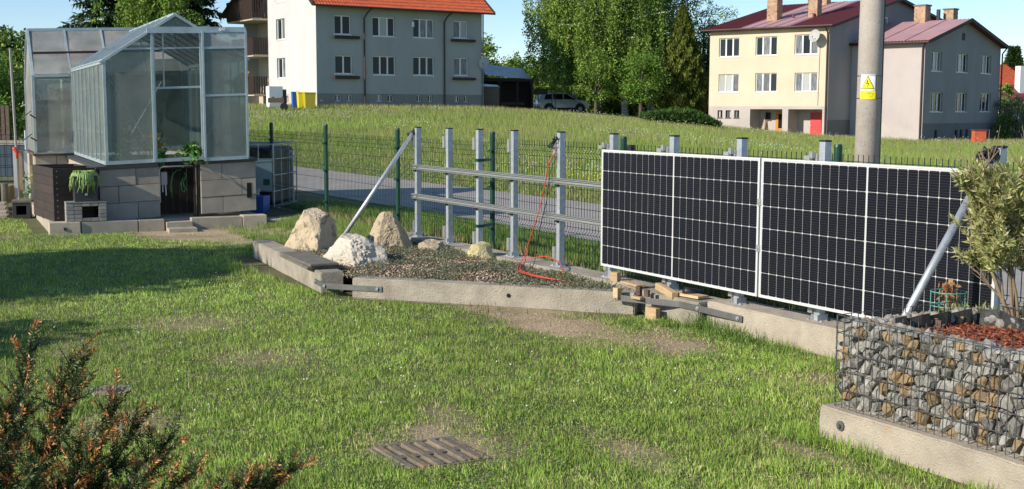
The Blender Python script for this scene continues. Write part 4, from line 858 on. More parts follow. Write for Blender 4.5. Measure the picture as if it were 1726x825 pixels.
# ================================================================ houses
def wall(par, name, mt, org, d, inn, L, z0, z1, holes, depth=.16, split=None, top=None, mt2=None):
    """wall face in the plane org + u*d (u 0..L), openings cut through with reveals; split = plinth height with its own material"""
    org = Vector(org); d = Vector(d); inn = Vector(inn); us = sorted({0, L} | {h[0] for h in holes} | {h[1] for h in holes}); zs = sorted({z0, z1} | {h[2] for h in holes} | {h[3] for h in holes} | ({split} if split else set()))
    m = MB(); P = lambda u, z, k=0: org+d*u+inn*k+Vector((0,0,z))
    for a, b in zip(us, us[1:]):
        for c, e in zip(zs, zs[1:]):
            cu, cz = (a+b)/2, (c+e)/2
            if any(h[0] < cu < h[1] and h[2] < cz < h[3] for h in holes): continue
            m.use(mt2 if (split and cz < split) else mt); m.quad(P(a,c), P(b,c), P(b,e), P(a,e))
    for h in holes:
        m.use(mt2 if (split and (h[2]+h[3])/2 < split) else mt); a, b, c, e = h[:4]; k = h[4] if len(h) > 4 else depth
        m.quad(P(a,c), P(a,c,k), P(a,e,k), P(a,e)); m.quad(P(b,c), P(b,e), P(b,e,k), P(b,c,k)); m.quad(P(a,e), P(a,e,k), P(b,e,k), P(b,e)); m.quad(P(a,c), P(b,c), P(b,c,k), P(a,c,k))
    if top: m.use(mt); m.add([P(*p) for p in top], [tuple(range(len(top)))])
    return m.build(name, None, par)
def window(par, org, d, inn, u0, u1, z0, z1, casements, depth=.13, curtain=0, fr=.068, fm='white', sill=True, name='window', sillm='white'):
    org = Vector(org); d = Vector(d); inn = Vector(inn); rz = math.atan2(d.y, d.x); flip = 1 if Vector((-d.y, d.x, 0)).dot(inn) > 0 else -1
    L, H = u1-u0, z1-z0; o = org+d*u0+inn*depth+Vector((0,0,z0)); f = flip
    m = MB(); y0, y1 = (0, .06*f); tot = sum(casements)
    m.b2((0,y0,0),(L,y1,fr)); m.b2((0,y0,H-fr),(L,y1,H)); m.b2((0,y0,fr),(fr,y1,H-fr)); m.b2((L-fr,y0,fr),(L,y1,H-fr)); x = 0; xs = [0]
    for c in casements[:-1]: x += L*c/tot; xs.append(x); m.b2((x-fr*.8,y0-.01*f,fr),(x+fr*.8,y1,H-fr))
    xs.append(L)
    if sill: m.b2((-.05,-.04*f-depth*f,-.05),(L+.05,y0-.001*f,-.01))
    wo_ = m.build(name, fm, par, o, (0,0,rz))
    for i, (a, b) in enumerate(zip(xs, xs[1:])):
        q = MB().b2((a+fr*.7,.03*f,fr*.8),(b-fr*.7,.035*f,H-fr*.8)).build('pane', random.choice(['panec','panec','blindm']) if random.random() < curtain else 'pane', wo_)
    return wo_
X3 = Vector((1,0,0)); Y3 = Vector((0,1,0))
# ---------------------------------------------------------------- left apartment house
A = thing('apartment_house', 'large apartment house with white gable, grey shaded front and orange tiled roof', 'house', (-13.35,84,0), R(33))
A_L, A_D, EZ = 13.22, 13.5, 9.02
win = [(1.38,2.62,6.77,8.07,(1,1.15),.2),(4.27,6.03,6.74,8.07,(1,1.1,1),.3),(7.49,9.19,6.75,8.08,(1,1,1),.8),(10.8,12.02,6.83,8.07,(1,1),.7),(1.39,2.7,4.08,5.35,(1,1),.3),(4.27,6.06,4.06,5.38,(1,1,1),.2),(7.47,9.2,4.08,5.4,(1,1,1),.05),(10.85,12.06,4.12,5.41,(1,1.1),.5)]
bas = [(1.38,1.83),(2.27,2.69),(4.53,4.98),(5.4,5.85),(7.74,8.16),(8.64,9.06),(10.91,11.3),(11.69,12.11)]
holes = [w_[:4] for w_ in win]+[(a,b,2.2,2.66) for a, b in bas]
wall(A, 'front_wall', 'greypl', (0,0,0), X3, Y3, A_L, .6, EZ+.1, holes, mt2='greypl2', split=2.74)
for w_ in win: window(A, (0,0,0), X3, Y3, *w_[:4], w_[4], curtain=w_[5])
for a, b in bas: window(A, (0,0,0), X3, Y3, a, b, 2.2, 2.66, (1,1.6) if a < 3 else (1,1), fr=.045, sill=False, curtain=.3)
wh = [(5.44,7.05,6.64,8.12,(1,1)),(5.44,7.0,3.88,5.32,(1,1)),(5.42,7.1,9.3,10.6,(1,1))]
bh_ = [(2.64,3.11,2.07,2.6),(4.99,5.47,2.07,2.6)]
gabz = lambda d: EZ+.1+(d if d < 6.75 else 13.5-d)*.72
wall(A, 'gable_wall', 'whitepl', (0,0,0), Y3, X3, 8.62, .6, EZ+.1, [h[:4] for h in wh[:2]]+[h for h in bh_], mt2='tanpl', split=2.74)
wall(A, 'gable_top', 'whitepl', (0,0,0), Y3, X3, 8.62, EZ+.1, 11.0, [wh[2][:4]])
MB().add([(-.0,0,EZ+.1),(.0,0,EZ+.101),(0,0,11.0)], [(0,1,2)])
for w_ in wh: window(A, (0,0,0), Y3, X3, *w_[:4], w_[4], curtain=.5)
for h in bh_: window(A, (0,0,0), Y3, X3, *h, (1,), curtain=.4, fr=.05)
# balcony side of the gable, set back
wall(A, 'balcony_wall', 'tanpl', (1.1,8.62,0), Y3, X3, 4.88, .6, 12.6, [(.4,1.9,3.1,5.25),(.4,1.9,5.95,8.05),(.4,1.9,8.75,10.8)], mt2='tanpl', split=2.74)
MB().b2((0,8.62,.6),(1.1,8.60,12.6)).build('return_wall', 'whitepl', A); 
for z in (3.1,5.95,8.75): window(A, (1.1,8.62,0), Y3, X3, .4, 1.9, z, z+2.1, (1,1,1), curtain=.5, sill=False, name='balcony_door'); MB().b2((1.04,11.2,z+.6),(1.08,12.2,z+1.9)).build('wall_panel', 'tanpl', A)
for zb, zt, y1 in ((2.62,4.05,12.6),(5.5,6.9,12.9),(8.15,9.75,13.9)):
    m = MB().b2((-1.15,8.66,zb),(1.05,y1,zb+.16)); bo = m.build('balcony', 'tanpl', A)
    k = 0; y = 8.7
    while y < y1: MB().b2((-1.2,y,zb+.1),(-1.17,y+.13,zt-random.uniform(0,.08))).build('railing_board', 'brownm', bo); y += .19
    for x in np.arange(-1.15,1.0,.19): MB().b2((x,8.66,zb+.1),(x+.13,8.69,zt)).build('railing_board', 'brownm', bo)
    MB().b2((-1.16,8.66,zt-.12),(-1.10,y1,zt-.05)).b2((-1.16,8.66,zb+.3),(-1.10,y1,zb+.38)).build('railing', 'brownm', bo)
t = thing('balcony_flowers', 'flower boxes with pots on the lowest balcony of the apartment house', 'flower box', A.matrix_basis @ Vector((-1.25,9.6,4.02)), R(33)); MB().b2((-.12,0,-.12),(.12,1.8,.05)).build('box', 'oldwood', t)
N = 160; b0 = Vector(t.location); P = np.array([tuple(Matrix.Rotation(R(33),3,'Z') @ Vector((random.uniform(-.15,.15), random.uniform(0,1.8), random.uniform(.02,.3)))+b0) for _ in range(N)]); leafobj('flowers', P, unit(rng.normal(0,1,(N,3))), rng.uniform(.1,.2,N), rng.uniform(.08,.15,N), pick([(.1,.25,.04),(.65,.25,.05),(.6,.45,.1),(.1,.2,.04)], N), parent=t)
MB().b2((A_L,0,.6),(A_L-.01,A_D,EZ+.1)).b2((0,A_D,.6),(A_L,A_D-.01,EZ+.1)).build('rear_walls', 'greypl', A)
m = MB(); RZm = EZ+.22+6.75*.72
for x in (0.02, A_L-.02): m.add([(x,0,EZ),(x,8.6,EZ),(x,8.6,gabz(8.6)),(x,6.75,RZm-.2)] if x < 1 else [(x,0,EZ),(x,13.5,EZ),(x,6.75,RZm-.2)], [(0,1,2,3)] if x < 1 else [(0,1,2)])
m.build('gable_fill', 'whitepl', A)
# roof: two planes of tile rows, built as overlapping courses
m = MB(); ov = .75; sl = .72; x0, x1 = -.55, A_L+.65
def course_z(y): return EZ+.12+(y)*sl
n_c = 22
for k in range(n_c):
    y0 = -ov+k*(6.75+ov)/n_c; y1 = y0+(6.75+ov)/n_c+.05; z0, z1 = course_z(y0)+.05, course_z(y1)+.0
    nx_ = 62
    if k < 7:
        for i in range(nx_):
            a0 = x0+(x1-x0)*i/nx_; a1 = x0+(x1-x0)*(i+1)/nx_; am = (a0+a1)/2; m.add([(a0,y0,z0),(am,y0,z0+.06),(a1,y0,z0),(a1,y1,z1),(am,y1,z1+.06),(a0,y1,z1),(a0,y0,z0-.03),(a1,y0,z0-.03)], [(0,1,4,5),(1,2,3,4),(6,7,2,1,0)])
    else: m.add([(x0,y0,z0),(x1,y0,z0),(x1,y1,z1),(x0,y1,z1)], [(0,1,2,3)])
m.add([(x0,6.75,course_z(6.75)),(x1,6.75,course_z(6.75)),(x1,13.5+ov,EZ-.4),(x0,13.5+ov,EZ-.4)], [(0,1,2,3)])
rt = m.build('roof_tiles', 'tile', A); tag(rt, kind='stuff')
m = MB(); m.b2((x0,-ov,EZ-.36+.0),(x1,-ov+.03,EZ-.46)); m.add([(x0,-ov+.02,EZ-.44),(x1,-ov+.02,EZ-.44),(x1,.0,EZ+.05),(x0,.0,EZ+.05)], [(0,1,2,3)])
for s_, y0, z0 in ((1,-ov,EZ-.42),(-1,13.5+ov,EZ-.46)):
    for x in (x0, x1): m.bar((x,y0,z0+.05),(x,6.75,RZm-.15), .05, .22)
m.add([(x0,8.6,EZ+3.5),(1.1,8.6,EZ+3.5),(1.1,14.25,EZ-.45),(x0-1.2,14.25,EZ-.45)], [(0,1,2,3)]); m.build('roof_edge', 'brownm', A)
MB().tube([(x0,-ov-.06,EZ-.40),(x1,-ov-.06,EZ-.40)], .07, 8).build('gutter', 'gutter', A)
for u in (3.6, 10.0):
    MB().tube([(u+.25,-ov,EZ-.45),(u+.1,-.3,EZ-.75),(u,-.08,EZ-1.1),(u,-.08,1.5)], .055, 8).build('downpipe', 'gutter', A)
MB().cyl((A_L+.05,-.08,.9), .055, 8.0, 8).build('downpipe', 'greypl2', A)
for u0, u1, z0, z1 in ((1.24,3.17,6.48,6.68),(1.25,3.12,3.74,3.95),(10.58,12.53,6.56,6.74),(10.71,12.54,3.80,3.98)): MB().b2((u0,-.28,z0),(u1,-.03,z1)).build('flower_box', 'brownm', A)
MB().b2((7.36,-.03,7.5),(7.55,-.005,7.85)).build('wall_box', 'white', A)
def dish(name, label, loc, d, r, arm):
    t = thing(name, label, 'satellite dish', loc); D = Vector(d).normalized(); q = D.to_track_quat('Z','Y').to_matrix(); m = MB(); rings = 5; seg = 18; vs = []
    for side in (0,1):
        for i in range(rings+1):
            rr = r*i/rings
            for k in range(seg): a = 2*math.pi*k/seg; vs.append(q @ Vector((rr*math.cos(a), rr*1.08*math.sin(a), .22*rr*rr/r-side*.012)))
    fs = []
    for side in (0,1):
        b = side*(rings+1)*seg
        for i in range(rings):
            for k in range(seg): fs.append((b+i*seg+k, b+i*seg+(k+1) % seg, b+(i+1)*seg+(k+1) % seg, b+(i+1)*seg+k))
    m.add(vs, fs); m.build('dish_bowl', mat('dish_grey', (.42,.42,.40), .6), t, smooth=True); MB().tube([(0,0,0), Vector(arm)], .025, 6).build('wall_arm', 'gutter', t); MB().tube([q @ Vector((0,-r,0)), q @ Vector((0,-r*.3,r*.8))], .012, 5).box(q @ Vector((0,-r*.3,r*.8)), (.06,.06,.06)).build('receiver', 'greydark', t)
mA = A.matrix_basis.copy()
dish('satellite_dish', 'grey satellite dish at the right corner of the grey apartment front', Matrix.Translation((-13.35,84,0)) @ Matrix.Rotation(R(33),4,'Z') @ Vector((A_L-.1,-.55,5.05)), (-.35,-1,.25), .42, (.1,.55,-.25))
# ---------------------------------------------------------------- yellow house
Yo = Vector((14.7,92,0)); Yr = R(-40.34)
B = thing('yellow_house', 'pale yellow two storey house with maroon roof, red door and orange door', 'house', Yo, Yr)
BL, BD, BE = 9.58, 20.0, 7.52
win = [(.78,2.48,5.56,6.93,.2),(3.82,5.55,5.58,6.94,.6),(6.92,8.72,5.58,6.98,.7),(.8,2.5,2.98,4.3,.8),(3.86,5.6,2.98,4.34,.5),(7.0,8.75,2.97,4.31,.6)]
bas = [(.77,1.19),(1.45,1.9),(2.18,2.6)]
holes = [w_[:4] for w_ in win]+[(a,b,1.1,1.65) for a, b in bas]+[(3.5,6.11,-.6,1.74,1.5),(6.57,9.2,-.6,1.74,1.5)]
wall(B, 'front_wall', 'yellowpl', (0,0,0), X3, Y3, BL, -.6, BE+.1, holes, mt2='pinkplinth', split=1.95)
for w_ in win: window(B, (0,0,0), X3, Y3, *w_[:4], (1,1.05,1), curtain=w_[4], depth=.1)
for a, b in bas: window(B, (0,0,0), X3, Y3, a, b, 1.1, 1.65, (1,1), fr=.035, fm='brownm', sill=True, curtain=.5)
# porches
for a, b in ((3.5,6.11),(6.57,9.2)): MB().b2((a,1.5,-.6),(b,1.52,1.74)).build('porch_wall', 'pinkplinth', B)
d_ = MB().b2((4.95,1.40,-.4),(5.05,1.49,1.52)).b2((5.55,1.40,-.4),(5.62,1.49,1.52)).b2((5.05,1.40,1.4),(5.55,1.49,1.52)).b2((5.05,1.42,-.4),(5.55,1.48,.35)).build('orange_door', 'orange', B); MB().b2((5.05,1.44,.35),(5.55,1.47,1.4)).build('pane', 'pane', d_)
MB().b2((4.82,1.43,-.4),(4.94,1.48,1.52)).build('side_light', 'orange', B)
d_ = MB().b2((7.6,1.40,-.4),(8.45,1.49,1.5)).build('red_door', 'reddoor', B, bevel=.01); MB().box((7.68,1.37,.55), (.03,.05,.14)).build('handle', 'galv', d_); MB().b2((7.6,1.385,.48),(8.45,1.40,.50)).build('ledge', 'maroon', d_)
for a in (4.02,5.8): window(B, (0,1.38,0), X3, Y3, a, a+.38, 1.0, 1.5, (1,), fr=.05, fm='brownm', depth=0)
window(B, (0,1.38,0), X3, Y3, 8.7, 9.12, .95, 1.5, (1,), fr=.05, fm='brownm', depth=0)
MB().prism([(3.75,1.0,-.4),(4.15,1.0,-.4),(4.05,1.25,1.0),(3.98,1.25,1.0)], (0,.1,0)).build('leaning_board', 'wood', B)
rz_ = lambda y: BE+.05+y*.225
wall(B, 'side_wall', 'sidepl', (BL,0,0), Y3, -X3, BD, -.8, BE, [], mt2='sideplinth', split=1.0)
MB().add([(BL,0,BE),(BL,BD,BE),(BL,BD,rz_(11.1)-1.1),(BL,11.1,rz_(11.1)-.1)], [(0,1,2,3)]).b2((0,0,-.8),(.01,BD,BE)).build('gable_top', 'sidepl', B)
window(B, (BL,0,0), Y3, -X3, 7.9, 9.5, 8.0, 8.6, (1,1,1), depth=-.02, sill=False)
ov = .45
# roof: ribbed maroon sheets with a faded pink middle
def ribbed(name, par, mt, x0, x1, y0, y1, zf, step=.35, axis='x', th=.03):
    m = MB(); m.add([(x0,y0,zf(x0,y0)),(x1,y0,zf(x1,y0)),(x1,y1,zf(x1,y1)),(x0,y1,zf(x0,y1))], [(0,1,2,3)])
    m.add([(x0,y0,zf(x0,y0)-.08),(x1,y0,zf(x1,y0)-.08),(x1,y1,zf(x1,y1)-.08),(x0,y1,zf(x0,y1)-.08)], [(0,1,2,3)])
    if axis == 'x':
        k = x0
        while k < x1: m.bar((k,y0-.01,zf(k,y0)+.015),(k,y1,zf(k,y1)+.015), th, th*1.3); k += step
    else:
        k = y0
        while k < y1: m.bar((x0,k,zf(x0,k)+.015),(x1,k,zf(x1,k)+.015), th, th*1.3); k += step
    return m.build(name, mt, par)
f1 = lambda x, y: rz_(y)+.06
ribbed('roof_sheet', B, 'maroon', -ov, 2.6, -ov, 11.1, f1, .24); ribbed('roof_sheet', B, 'pinkroof', 2.61, 6.7, -ov, 11.1, f1, .95); ribbed('roof_sheet', B, 'maroon', 6.71, BL+ov, -ov, 11.1, f1, .24)
f2 = lambda x, y: rz_(11.1)+.06-(y-11.1)*.14
ribbed('roof_sheet', B, 'maroon', -ov, BL+ov, 11.1, BD+ov, f2, .3)
MB().bar((BL+ov,-ov,rz_(-ov)-.02),(BL+ov,11.1,rz_(11.1)-.02), .04, .2).bar((BL+ov,11.1,rz_(11.1)-.02),(BL+ov,BD,rz_(11.1)-.02-8.9*.14), .04, .2).b2((-ov,-ov-.02,BE-.12),(BL+ov,-ov+.02,BE-.0)).build('roof_edge', 'brownm', B)
MB().tube([(-ov,-ov-.07,BE-.02),(BL+ov,-ov-.07,BE-.02)], .075, 8).build('gutter', 'gutter', B)
MB().tube([(BL-.12,-ov,BE-.1),(BL-.1,-.1,BE-.5),(BL-.1,-.1,-.5)], .06, 8).build('downpipe', 'gutter', B)
MB().tube([(8.9,-.03,6.2),(8.85,-.03,2)], .012, 4).build('wall_cable', 'gutter', B)
def chimney(par, x, y, z0, z1, wd, cap=True):
    m = MB().b2((x-wd/2,y-wd/2,z0),(x+wd/2,y+wd/2,z1)); c = m.build('chimney', 'brick', par)
    k = z0+.08
    while k < z1: MB().b2((x-wd/2-.012,y-wd/2-.012,k),(x+wd/2+.012,y+wd/2+.012,k+.11)).build('brick_course', 'brick', c); k += .30
    MB().b2((x-wd/2-.07,y-wd/2-.07,z1),(x+wd/2+.07,y+wd/2+.07,z1+.1)).build('chimney_cap', 'sideplinth', c)
def toL(o, r, p): return Matrix.Rotation(-r, 3, 'Z') @ (Vector(p)-Vector(o))
p = toL(Yo, Yr, (19.5,92.2,0)); chimney(B, p.x, p.y, rz_(p.y)-.3, rz_(p.y)+2.4, .82)
p = toL(Yo, Yr, (22.2,91.0,0)); chimney(B, p.x, p.y, rz_(p.y)-.3, rz_(p.y)+2.6, .72)
p = toL(Yo, Yr, (25.1,98.0,0)); chimney(B, p.x, min(p.y,10.3), rz_(9.5)-.3, rz_(9.5)+1.8, .72)
p = toL(Yo, Yr, (19.5,92.2,0)); MB().tube([(p.x,p.y,rz_(p.y)+1.6),(p.x+3.8,p.y+.8,rz_(p.y)+1.7)], .03, 5).tube([(p.x+2.4,p.y+.6,rz_(p.y)+.2),(p.x+2.4,p.y+.6,rz_(p.y)+2.1)], .03, 5).build('roof_antenna', 'gutter', B)
for dx in (1.4, 3.0): MB().cyl((p.x+dx, p.y+.3, rz_(p.y+.3)), .09, .35, 8).build('roof_vent', 'maroon', B)
dish('satellite_dish', 'grey satellite dish at the upper right window of the yellow house', Matrix.Translation(Yo) @ Matrix.Rotation(Yr,4,'Z') @ Vector((8.75,-.55,6.8)), (-.9,-.9,.35), .42, (.25,.45,-.25))
# ---------------------------------------------------------------- pinkish lower wing with shaded gable
Go = Vector((28.3,84.7,0)); Gr = R(45.5)
G = thing('pink_house', 'pinkish two storey wing with dark shaded gable and faded roof', 'house', Go, Gr)
GLn, GE, GP = 12.4, 6.45, 8.15
gw_ = [(1.0,2.6,4.41,5.72),(4.95,6.75,4.42,5.72),(9.0,10.75,4.42,5.74),(1.05,2.95,1.59,2.93),(5.05,6.85,1.6,2.95),(9.1,11.0,1.6,2.97)]
gb_ = [(1.9,2.35,-.28,.3),(5.1,5.6,-.45,.29),(5.95,6.4,-.26,.3),(6.9,7.35,-.25,.3),(9.9,10.35,-.28,.3)]
wall(G, 'gable_wall', 'sidepl', (0,0,0), X3, Y3, GLn, -1.0, GE, [h for h in gw_]+gb_, mt2='sideplinth', split=.78, depth=.14)
wall(G, 'gable_top', 'sidepl', (0,0,0), X3, Y3, .1, GE, GE+.01, [], top=[(0,GE+.0),(GLn,GE+.0),(6.1,GP-.08)])
MB().b2((5.65,-.03,6.7),(6.1,-.005,7.2)).build('gable_vent', 'brownm', G)
for w_ in gw_: window(G, (0,0,0), X3, Y3, *w_, (1,1,1), curtain=.25, fr=.05)
for w_ in gb_: window(G, (0,0,0), X3, Y3, *w_, (1,), fr=.03, fm='brownm', sill=False)
wall(G, 'long_wall', 'pinkpl', (0,0,0), Y3, X3, 12.0, -1.0, GE, [], mt2='pinkplinth', split=.80)
wf1 = lambda x, y: GE+.08+(x)*(GP-GE)/6.1
wf2 = lambda x, y: GP+.08-(x-6.1)*(GP-GE)/6.3
ribbed('roof_sheet', G, 'pinkroof', -.4, 6.1, -.5, 12.2, wf1, 1.9, 'y', .05); ribbed('roof_sheet', G, 'maroon', 6.1, GLn+.4, -.5, 12.2, wf2, .3, 'y')
m = MB()
for k in range(52): m.box((-.45,-.45+k*.245,wf1(-.4,0)+.02), (.16,.12,.05))
m.build('eave_ribs', 'maroon', G)
MB().bar((-.45,-.52,wf1(-.4,0)-.08),(6.1,-.52,GP-.02), .05, .24).bar((6.1,-.52,GP-.02),(GLn+.45,-.52,wf2(GLn+.4,0)-.08), .05, .24).add([(-.4,-.5,GE-.1),(6.1,-.5,GP-.1),(6.1,.0,GP-.1),(-.4,0,GE-.1)], [(0,1,2,3)]).build('roof_edge', 'brownm', G)
MB().tube([(-.5,-.5,wf1(-.4,0)-.1),(-.5,12,wf1(-.4,0)-.1)], .075, 8).build('gutter', 'gutter', G)
MB().tube([(-.45,-.3,GE-.05),(-.1,.12,GE-.5),(-.1,.12,-.8)], .06, 8).build('downpipe', 'gutter', G)
MB().tube([(GLn+.42,-.3,GE-.05),(GLn+.1,-.1,GE-.5),(GLn+.1,-.1,-.8)], .06, 8).build('downpipe', 'gutter', G)
for px_, yy, zb, wd, hh in (((30.2,91.3),0,7.4,.85,1.9),((34.3,97.0),0,7.6,.8,1.9)):
    p = toL(Go, Gr, (*px_,0)); chimney(G, p.x, min(p.y,11.5), zb, zb+hh, wd)
p = toL(Go, Gr, (33.2,96.6,0)); MB().cyl((p.x,min(p.y,11),7.6), .16, 1.9, 8).build('vent_pipe', 'greydark', G)
t = thing('brick_pier', 'small red brick pier standing before the shaded gable', 'pier', (30.3,79.6,g1(30.3,79.6))); MB().box((0,0,.42), (.75,.55,.85)).build('pier_body', 'tile', t); MB().box((0,0,.88), (.85,.65,.06)).build('pier_cap', 'maroon', t)
# ---------------------------------------------------------------- far right: red roofed house, fence
H_ = thing('red_roofed_house', 'distant low house with red roof and white chimney at the right edge', 'house', (47.5,118,0), R(20))
MB().b2((0,0,-1),(16,8,2.2)).build('wall', 'whitepl', H_); MB().add([(-.5,-.6,1.9),(16,-.6,1.9),(16,2.4,4.2),(-.5,2.4,4.2)], [(0,1,2,3)]).build('roof', 'maroon', H_)
MB().add([(-.5,2.4,4.1),(16,2.4,4.1),(16,5.5,6.3),(.9,5.5,6.3)], [(0,1,2,3)]).build('roof', 'tile', H_); MB().b2((2.6,1.3,3.3),(3.4,2.0,6.0)).build('chimney', 'white', H_); MB().b2((.3,-1.6,-1),(2.2,-.6,1.0)).build('shed_wall', 'tarp', H_)
t = thing('dark_fence', 'dark board fence below the white flowering bush', 'fence', (38.6,97,g1(38.6,97)), R(10))
for k in range(34): MB().b2((k*.24,0,0),(k*.24+.19,.03,1.4)).build('picket', 'oldwood' if k % 7 else 'brownm', t)
MB().b2((0,.03,1.0),(8.2,.08,1.12)).b2((0,.03,.3),(8.2,.08,.42)).build('rail', 'oldwood', t)
# ---------------------------------------------------------------- sheds and car behind the meadow
def far(px, Y): return (px-863)/2057.6*Y
sx, sy = far(812,97), 97; sz = g1(sx, sy)
t = thing('open_shed', 'open fronted dark shed under a pale metal roof beside the apartment house', 'shed', (sx,sy,sz), R(3))
MB().add([(-.2,-.3,2.7),(3.95,-.3,2.15+.15),(3.3,2.8,3.25),(-1.1,2.8,3.75)], [(0,1,2,3)]).build('roof', 'metalroof', t)
o = MB(); o.add([(.0,-.3,3.7-.15-.05),(0,0,0),(0,0,0.1)], [(0,1,2)]); 
MB().b2((-.5,2.6,0),(4.0,2.7,2.4)).b2((-.5,0,0),(-.4,2.6,2.4)).b2((3.9,0,0),(4.0,2.6,2.3)).b2((-.5,-.1,2.15),(4.1,0,2.4)).build('walls', 'brownm', t)
for x in (.05,1.4,2.8,4.0): MB().b2((x-.07,-.1,0),(x+.07,.04,2.25)).build('post', 'brownm', t)
MB().b2((.3,.8,.3),(3.4,1.2,.5)).build('shelf', 'oldwood', t)
MB().prism([(-.2,-.2,2.4),(.5,-.2,2.4),(-.2,-.2,3.3)], (0,.05,0)).build('gable_board', 'oldwood', t)
t = thing('tin_shed', 'small ribbed tin shed against the apartment house corner', 'shed', (far(812,92),92,g1(far(812,92),92)), R(8))
MB().b2((-.2,0,0),(1.3,1.5,1.65)).build('shed_body', mat('tin_brown', (.11,.085,.065), .6), t); MB().add([(-.25,-.1,1.68),(1.35,-.1,1.6),(1.35,1.6,1.8),(-.25,1.6,1.9)], [(0,1,2,3)]).build('roof', 'metalroof', t)
for k in range(12): MB().b2((-.18+k*.125,-.02,0),(-.18+k*.125+.04,0,1.6)).build('rib', mat('tin_brown', (.11,.085,.065), .6), t)
cx_, cy_ = far(906,96), 96; cz = g1(cx_, cy_)
t = thing('carport_frame', 'thin dark carport frame standing before the white car', 'carport', (cx_,cy_,cz), R(8))
m = MB()
for x in (0,1.35): 
    for y in (0,1.5): m.tube([(x,y,0),(x,y,1.75)], .03, 6)
m.tube([(0,0,1.75),(1.35,0,1.75),(1.35,1.5,1.75),(0,1.5,1.75)], .04, 6, closed=True); m.build('frame', 'blackp', t); MB().b2((-.1,1.45,1.35),(1.0,1.5,1.75)).build('dark_net', 'brownm', t)
# car: side profile swept across the width
ccx, ccy = far(905,101), 101; ct = thing('parked_car', 'white off road estate car parked behind the meadow', 'car', (ccx+2.0,ccy+.6,g1(ccx+2,ccy)), R(14))
prof = [(-2.12,.35),(-2.14,.75),(-2.10,1.02),(-2.02,1.10),(-1.82,1.56),(-1.66,1.64),(-.3,1.69),(.30,1.62),(.95,1.18),(1.08,1.10),(1.85,1.02),(2.08,.88),(2.13,.6),(2.12,.35)]
hw = .88; m = MB(); vs = []; n = len(prof)
for side, kx in ((-1,1),(1,1)):
    for x, z in prof: inset = .20*max(0, (z-1.05)/.6); vs.append((x, side*(hw-inset), z))
m.add(vs, [tuple(range(n)), tuple(range(2*n-1, n-1, -1))]+[(i, n+i, n+(i+1) % n, (i+1) % n) for i in range(n)]); m.build('body', 'carw', ct, bevel=.03)
def sidewin(pts, side): 
    vs = [(x, side*(hw+.008-.20*max(0, (z-1.05)/.6)), z) for x, z in pts]; MB().add(vs, [tuple(range(len(vs)))]).build('side_window', 'pane', ct)
for sd_ in (-1,1):
    for pts in ([(-1.72,1.12),(-1.05,1.12),(-1.05,1.54),(-1.58,1.50)],[(-.95,1.12),(-.12,1.12),(-.12,1.57),(-.95,1.56)],[(-.02,1.12),(.86,1.14),(.28,1.53),(-.02,1.57)]): sidewin(pts, sd_)
MB().quad((.98,-.74,1.20),(.98,.74,1.20),(.36,.66,1.60),(.36,-.66,1.60)).build('windscreen', 'pane', ct); MB().quad((-2.06,-.72,1.14),(-2.06,.72,1.14),(-1.86,.64,1.52),(-1.86,-.64,1.52)).build('rear_window', 'pane', ct)
for x in (-1.32,1.34):
    for y in (-.80,.80):
        wh_ = MB().tube([(x,y-.11,.34),(x,y+.11,.34)], .345, 20).build('wheel', 'tyre', ct); MB().tube([(x,y-.12,.34),(x,y+.12,.34)], .2, 12).build('rim', 'alu', wh_)
        MB().tube([(x,y-.085,.40),(x,y+.085,.40)], .43, 20).build('wheel_arch', 'greydark', ct)
MB().b2((-2.16,-.86,.32),(-2.05,.86,.55)).b2((2.02,-.86,.32),(2.16,.86,.55)).b2((-1.0,-.89,.30),(1.0,.89,.45)).build('bumper', 'greydark', ct)
for y in (-.7,.7): MB().b2((-2.15,y-.1,.85),(-2.11,y+.1,1.1)).build('tail_lamp', 'red', ct); MB().b2((2.05,y-.15,.75),(2.14,y+.15,.9)).build('headlight', 'alu', ct)
for y in (-.62,.62): MB().tube([(-1.5,y,1.70),(.1,y,1.74)], .025, 6).build('roof_rail', 'alu', ct)
MB().box((.75,-.98,1.16), (.14,.16,.14)).build('wing_mirror', 'greydark', ct)
# bins
def bin_(name, label, px, Y, wd, h, mt, grp=None, dr=0):
    x = far(px, Y); t = thing(name, label, 'rubbish bin', (x,Y,1.72-(181-184)/2057*Y*0-.0), R(20)+dr, grp); zb = g1(x, Y); t.location.z = zb
    MB().box((0,0,h*.48), (wd*.88,wd*.9,h*.88), taper=1.12).build('bin_body', mt, t, bevel=.02); MB().box((0,0,h*.95), (wd*1.04,wd*1.06,h*.09)).build('lid', mt, t, bevel=.02)
    for s_ in (-1,1): MB().tube([(s_*wd*.4,wd*.4,.1),(s_*wd*.48,wd*.4,.1)], .1, 10).build('wheel', 'tyre', t)
bin_('rubbish_bin', 'yellow wheeled rubbish bin by the white gable, left of its pair', 511, 80.5, .62, 1.08, 'yellow', 'yellow wheeled bins')
bin_('rubbish_bin', 'yellow wheeled rubbish bin, the one nearer the grey corner', 523, 80, .72, 1.08, mat('dull_yellow', (.45,.38,.03), .5), 'yellow wheeled bins')
bin_('rubbish_bin', 'blue wheeled rubbish bin left of the yellow ones', 500, 82, .5, 1.05, 'blue')
x = far(465,82); t = thing('white_cabinet', 'white metal cabinet standing by the gable wall', 'cabinet', (x,82,g1(x,82)), R(30)); MB().box((0,0,.7), (.95,.6,1.4)).build('cabinet_body', 'white', t, bevel=.02); MB().box((.62,.1,.6), (.30,.55,1.2)).build('dark_side_unit', 'greydark', t)
x = far(470,78); t = thing('garden_cart', 'small grey cart loaded with firewood in the tall grass', 'cart', (x,78,g1(x,78)), R(10)); MB().box((-.1,0,.55), (1.0,.6,.08)).box((-.1,-.3,.65), (1.0,.03,.3)).build('cart_bed', 'oldwood', t)
